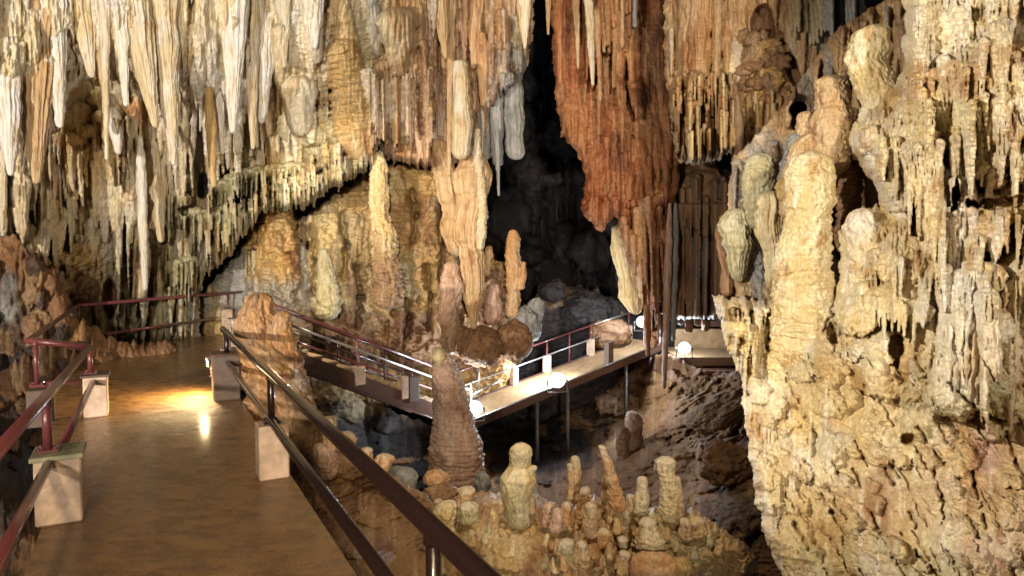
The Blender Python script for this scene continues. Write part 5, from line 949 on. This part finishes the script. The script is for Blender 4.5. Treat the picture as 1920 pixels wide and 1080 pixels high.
# stalagmites on the near floor
FG = 'stalagmites on the cave floor below the walkway'
for row in [
    ([(1078, 854, 8), (1079, 890, 10), (1078, 945, 12)], 9.6, 'tan', 'tall twin tipped finger stalagmite left of the crowded group'),
    ([(1069, 868, 6), (1070, 900, 7), (1071, 940, 8)], 9.5, 'tan', 'shorter finger leaning on the tall twin tipped one'),
    ([(1128, 834, 7), (1136, 860, 8), (1148, 900, 11), (1160, 960, 16)], 10.6, 'orange', 'slanting brown stalagmite with a yellow tip behind the crowded group'),
    ([(1138, 882, 7), (1139, 915, 9), (1140, 960, 11)], 9.0, 'tan', 'round headed finger in the middle of the crowded group'),
    ([(1205, 893, 10), (1205, 925, 12), (1202, 985, 14)], 9.0, 'gold', 'smooth cigar shaped stalagmite between the crowded group and the leaning column'),
    ([(1248, 856, 15), (1252, 880, 16), (1254, 920, 17), (1256, 980, 20)], 8.6, 'gold', 'thick pale stalagmite with a double head, tallest on the near floor'),
    ([(1233, 860, 7), (1237, 885, 8), (1242, 905, 7)], 8.55, 'cream', 'small second head on the left of the thick pale stalagmite'),
    ([(1268, 892, 5), (1272, 930, 9), (1272, 985, 12)], 8.7, 'tan', 'thin brown spur down the right side of the thick pale stalagmite'),
    ([(1100, 912, 9), (1098, 940, 12), (1090, 985, 15)], 8.8, 'orange', 'orange stump at the left of the crowded group'),
    ([(1106, 942, 11), (1107, 970, 12), (1108, 1010, 15)], 8.2, 'tan', 'pale thumb shaped stalagmite in front of the orange stump'),
    ([(1182, 926, 7), (1183, 950, 10), (1184, 985, 12)], 9.2, 'tan', 'short finger just left of the smooth cigar shaped one'),
    ([(1172, 957, 7), (1178, 985, 10), (1186, 1020, 12)], 8.4, 'tan', 'small leaning nub right of the crowded group'),
    ([(1130, 990, 12), (1131, 1008, 14), (1132, 1030, 14)], 7.9, 'orange', 'egg shaped knob in the front of the crowded group'),
    ([(1165, 1005, 8), (1166, 1018, 9), (1167, 1032, 9)], 7.9, 'cream', 'little white ball headed nub between the crowded group and the rock cup'),
    ([(1090, 1014, 11), (1092, 1045, 16), (1094, 1100, 20)], 7.4, 'tan', 'white tipped stalagmite at the bottom edge below the pale thumb'),
    ([(1064, 1010, 12), (1062, 1040, 16), (1060, 1085, 18)], 7.7, 'olive', 'olive stump left of the white tipped stalagmite at the bottom edge'),
    ([(1170, 1032, 9), (1172, 1055, 13), (1174, 1100, 18)], 7.4, 'orange', 'orange stub at the bottom edge left of the rock cup'),
    ([(1152, 930, 8), (1150, 955, 11), (1148, 985, 13)], 8.7, 'orange', 'orange stub hidden behind the middle finger'),
    ([(1062, 940, 8), (1060, 965, 10), (1056, 990, 12)], 9.2, 'orange', 'small bump at the left foot of the twin tipped finger'),
    ([(1030, 942, 9), (1028, 965, 12), (1026, 990, 14)], 8.8, 'pink', 'pinkish nub on the right shoulder of the brown dome'),
    ([(1046, 952, 8), (1044, 975, 11), (1042, 1000, 13)], 8.7, 'pink', 'second pinkish nub on the dome shoulder, nearer the crowded group'),
    ([(996, 930, 9), (995, 950, 11), (994, 965, 12)], 8.3, 'tan', 'small nub right beside the bust shaped stalagmite'),
    ([(874, 912, 13), (874, 935, 15), (872, 960, 16)], 8.8, 'tan', 'round headed stalagmite at the left rim of the dome, farther of two'),
    ([(880, 940, 15), (880, 960, 18), (878, 985, 18)], 8.2, 'olive', 'olive round headed stalagmite at the left rim of the dome, nearer of two'),
    ([(842, 938, 17), (838, 965, 19), (832, 1005, 14), (828, 1020, 7)], 7.8, 'gold', 'glossy bell shaped stalagmite leaning beside the near handrail'),
    ([(822, 935, 9), (820, 960, 11), (818, 985, 10)], 8.0, 'tan', 'small stalagmite behind the glossy bell shaped one'),
    ([(1185, 770, 12), (1187, 800, 15), (1190, 850, 18)], 13.0, 'pink', 'dim brown stalagmite on the slope below the bridge'),
    ([(1168, 800, 9), (1168, 830, 11), (1170, 870, 13)], 12.8, 'brown', 'dim short stalagmite left of the one below the bridge'),
    ([(1285, 970, 9), (1286, 990, 12), (1288, 1015, 14)], 8.3, 'tan', 'low knob right of the thick pale stalagmite'),
    ([(1308, 968, 12), (1308, 990, 15), (1306, 1010, 15)], 8.4, 'ochre', 'dark ochre knob on the right hand mound'),
    ([(1213, 970, 14), (1214, 1000, 22), (1216, 1040, 28)], 8.1, 'gold', 'broken pale stump in front of the cigar shaped stalagmite'),
    ([(617, 780, 10), (618, 805, 13), (620, 850, 16)], 9.4, 'tan', 'small stalagmite behind the handrail right of the stout orange one'),
    ([(648, 808, 11), (650, 825, 14), (652, 845, 14)], 9.8, 'ochre', 'ochre nub above the handrail left of the dark pit'),
    ([(688, 838, 10), (688, 855, 12), (687, 880, 13)], 10.2, 'orange', 'slim salmon nub above the handrail'),
    ([(718, 850, 16), (718, 865, 18), (718, 885, 18)], 10.1, 'orange', 'wide salmon stump beside the slim salmon nub'),
    ([(575, 738, 9), (578, 760, 13), (580, 800, 14)], 9.6, 'tan', 'rounded head just right of the stout orange stalagmite'),
    ([(600, 830, 12), (606, 860, 22), (615, 900, 26)], 8.6, 'pink', 'low pinkish mound seen between the two rails'),
]:
    formation('stalagmite', row[0], DG(row[0][-1][0], row[0][-1][1] - 8), row[2], row[3], SG, 'smooth', M_KNOB, group=FG, amp=1.3, tip='cream' if row[2] not in ('pink', 'brown') else None)
# rock cup (broken stalagmite) at the bottom edge
th = np.linspace(0, 2 * math.pi, 90, endpoint=False); prof = [(-60, 40), (-30, 44), (-8, 43), (2, 39), (3, 32), (-4, 27), (-9, 20), (-6, 10), (-5, .5)]
Vc = []; kz = 7.2 / F; c0 = P(1226, 1052, 7.2)
for (h, rr) in prof:
    q = 1 + .12 * fb3(np.cos(th) * 1.3, np.sin(th) * 1.3, h / 30 + th * 0, 901); Vc.append(np.stack([c0[0] + rr * kz * q * np.cos(th), c0[1] + rr * kz * q * np.sin(th), c0[2] + (h + 3 * n2(th * 3, th * 0 + rr / 9, 9)) * kz + 0 * th], -1))
Vc = np.concatenate(Vc); m = 90; i = np.arange(len(prof) - 1)[:, None] * m; j = np.arange(m)[None, :]; j2 = (j + 1) % m
cc = palcol('orange', fb3(Vc[:, 0] * 9, Vc[:, 1] * 9, Vc[:, 2] * 9, 3), fb3(Vc[:, 0] * 14, Vc[:, 1] * 14, Vc[:, 2] * 14, 4), fb3(Vc[:, 0] * 5, Vc[:, 1] * 5, Vc[:, 2] * 5, 5))
o = mesh_obj('rock_cup', Vc, np.stack([i + j, i + j2, i + m + j2, i + m + j], -1).reshape(-1, 4), M_KNOB, cc); tag(o, 'hollow topped broken stalagmite like a cup at the bottom edge', 'rock')
boulder('boulder', 1275, 1066, 22, 20, 7.3, 'ochre', 'small round rock right of the hollow topped broken stalagmite', seed=5, amp=.3)
boulder('stone_slab', 752, 905, 30, 28, 9.8, 'grey', 'squared greenish grey stone slab seen above the handrail', seed=31, blocky=.9, amp=.12, rot=-.15, mat=M_DARK)
boulder('stone_slab', 724, 892, 22, 14, 9.9, 'pink', 'salmon coloured stone block left of the greenish grey slab', seed=32, blocky=.9, amp=.12)
boulder('boulder', 818, 898, 24, 18, 10.0, 'orange', 'orange boulder at the foot of the tall pinkish stalagmite', seed=33, amp=.3)
boulder('boulder', 826, 925, 34, 18, 9.8, 'mud', 'flat brown boulder under the orange boulder', seed=34, amp=.3)
boulder('boulder', 905, 905, 16, 22, 10.4, 'grey', 'grey crusted rock at the right foot of the tall pinkish stalagmite', seed=35, amp=.5)
boulder('boulder', 1350, 770, 66, 20, 15.2, 'mud', 'long tilted olive brown boulder on the slope below the landing', seed=36, amp=.35, rot=.5, blocky=.4, mat=M_DARK)
boulder('boulder', 1360, 870, 46, 40, 12.4, 'brown', 'layered dark boulder beside the right wall', seed=38, amp=.4, blocky=.3, mat=M_DARK)

# the ringed columns by the right wall
TG = 'ringed columns at the right'
for row in [
    ([(1520, 282, 18), (1519, 298, 32), (1518, 330, 38), (1516, 372, 38), (1516, 380, 43), (1514, 396, 37), (1510, 460, 43), (1506, 530, 48), (1502, 620, 54), (1502, 740, 60)], 7.9, 'gold', 'tall thick ringed column rising from the right wall', 'ring', .55),
    ([(1556, 140, 14), (1557, 152, 25), (1558, 184, 28), (1560, 206, 26), (1561, 212, 32), (1560, 262, 32), (1562, 330, 26)], 8.6, 'tan', 'round headed ringed stump high above the arch', 'ring', .55),
    ([(1640, 46, 18), (1634, 62, 34), (1630, 96, 38), (1626, 118, 30), (1636, 140, 34), (1650, 190, 30), (1660, 250, 44), (1664, 320, 40)], 7.9, 'gold', 'cauliflower headed column at the top of the right wall', 'knob', .9),
    ([(1474, 410, 12), (1482, 340, 17), (1502, 282, 19), (1535, 255, 20), (1570, 250, 20), (1600, 266, 15)], 8.75, 'tan', 'pale rock arch bridging over the dark hollow', 'knob', .8),
    ([(1512, 208, 12), (1512, 240, 18), (1508, 280, 18)], 8.9, 'tan', 'small pale stump left of the round headed one above the arch', 'ring', .55),
    ([(1492, 250, 12), (1490, 290, 18), (1480, 340, 20), (1474, 380, 12)], 8.9, 'grey', 'greyish stump left of the tall thick ringed column', 'knob', .9),
    ([(1424, 286, 20), (1424, 330, 29), (1420, 390, 24), (1412, 430, 10)], 9.6, 'olive', 'olive ringed knob column left of the tall thick one', 'ring', .55),
    ([(1446, 358, 18), (1444, 400, 27), (1448, 450, 20), (1450, 520, 12), (1450, 540, 5)], 9.0, 'gold', 'fan fluted column tapering down before the tall thick one', 'drip', 1.6),
    ([(1380, 390, 14), (1380, 420, 24), (1382, 470, 20), (1386, 530, 9)], 9.7, 'olive', 'bulb shaped olive stalactite with drip fringe left of the ringed columns', 'drip', 1.5),
    ([(1362, 400, 10), (1360, 430, 16), (1362, 480, 12), (1364, 556, 10)], 10.0, 'brown', 'brown bulb behind the bulb shaped olive stalactite', 'drip', 1.0),
    ([(1412, 420, 14), (1414, 480, 22), (1412, 560, 26)], 9.9, 'grey', 'blue grey rough pillar between the olive and the fan fluted columns', 'knob', 1.0),
    ([(1600, 300, 14), (1592, 360, 18), (1586, 430, 16), (1580, 470, 8)], 8.8, 'brown', 'dark spiked column standing inside the arch', 'ring', 1.5),
    ([(1616, 390, 20), (1614, 425, 31), (1624, 470, 32), (1640, 540, 36), (1664, 600, 30)], 7.4, 'cream', 'white crusted stalagmite leaning right below the arch', 'knob', .9),
    ([(1476, 330, 8), (1470, 350, 14), (1472, 380, 10)], 8.7, 'ochre', 'tiny mushroom knob touching the tall thick ringed column', 'knob', 1.0),
]:
    formation('ringed_column', row[0], row[1], row[2], row[3], CO, row[4], M_NEAR if row[4] != 'drip' else M_FLOW, group=TG, amp=row[5], res=1.5)
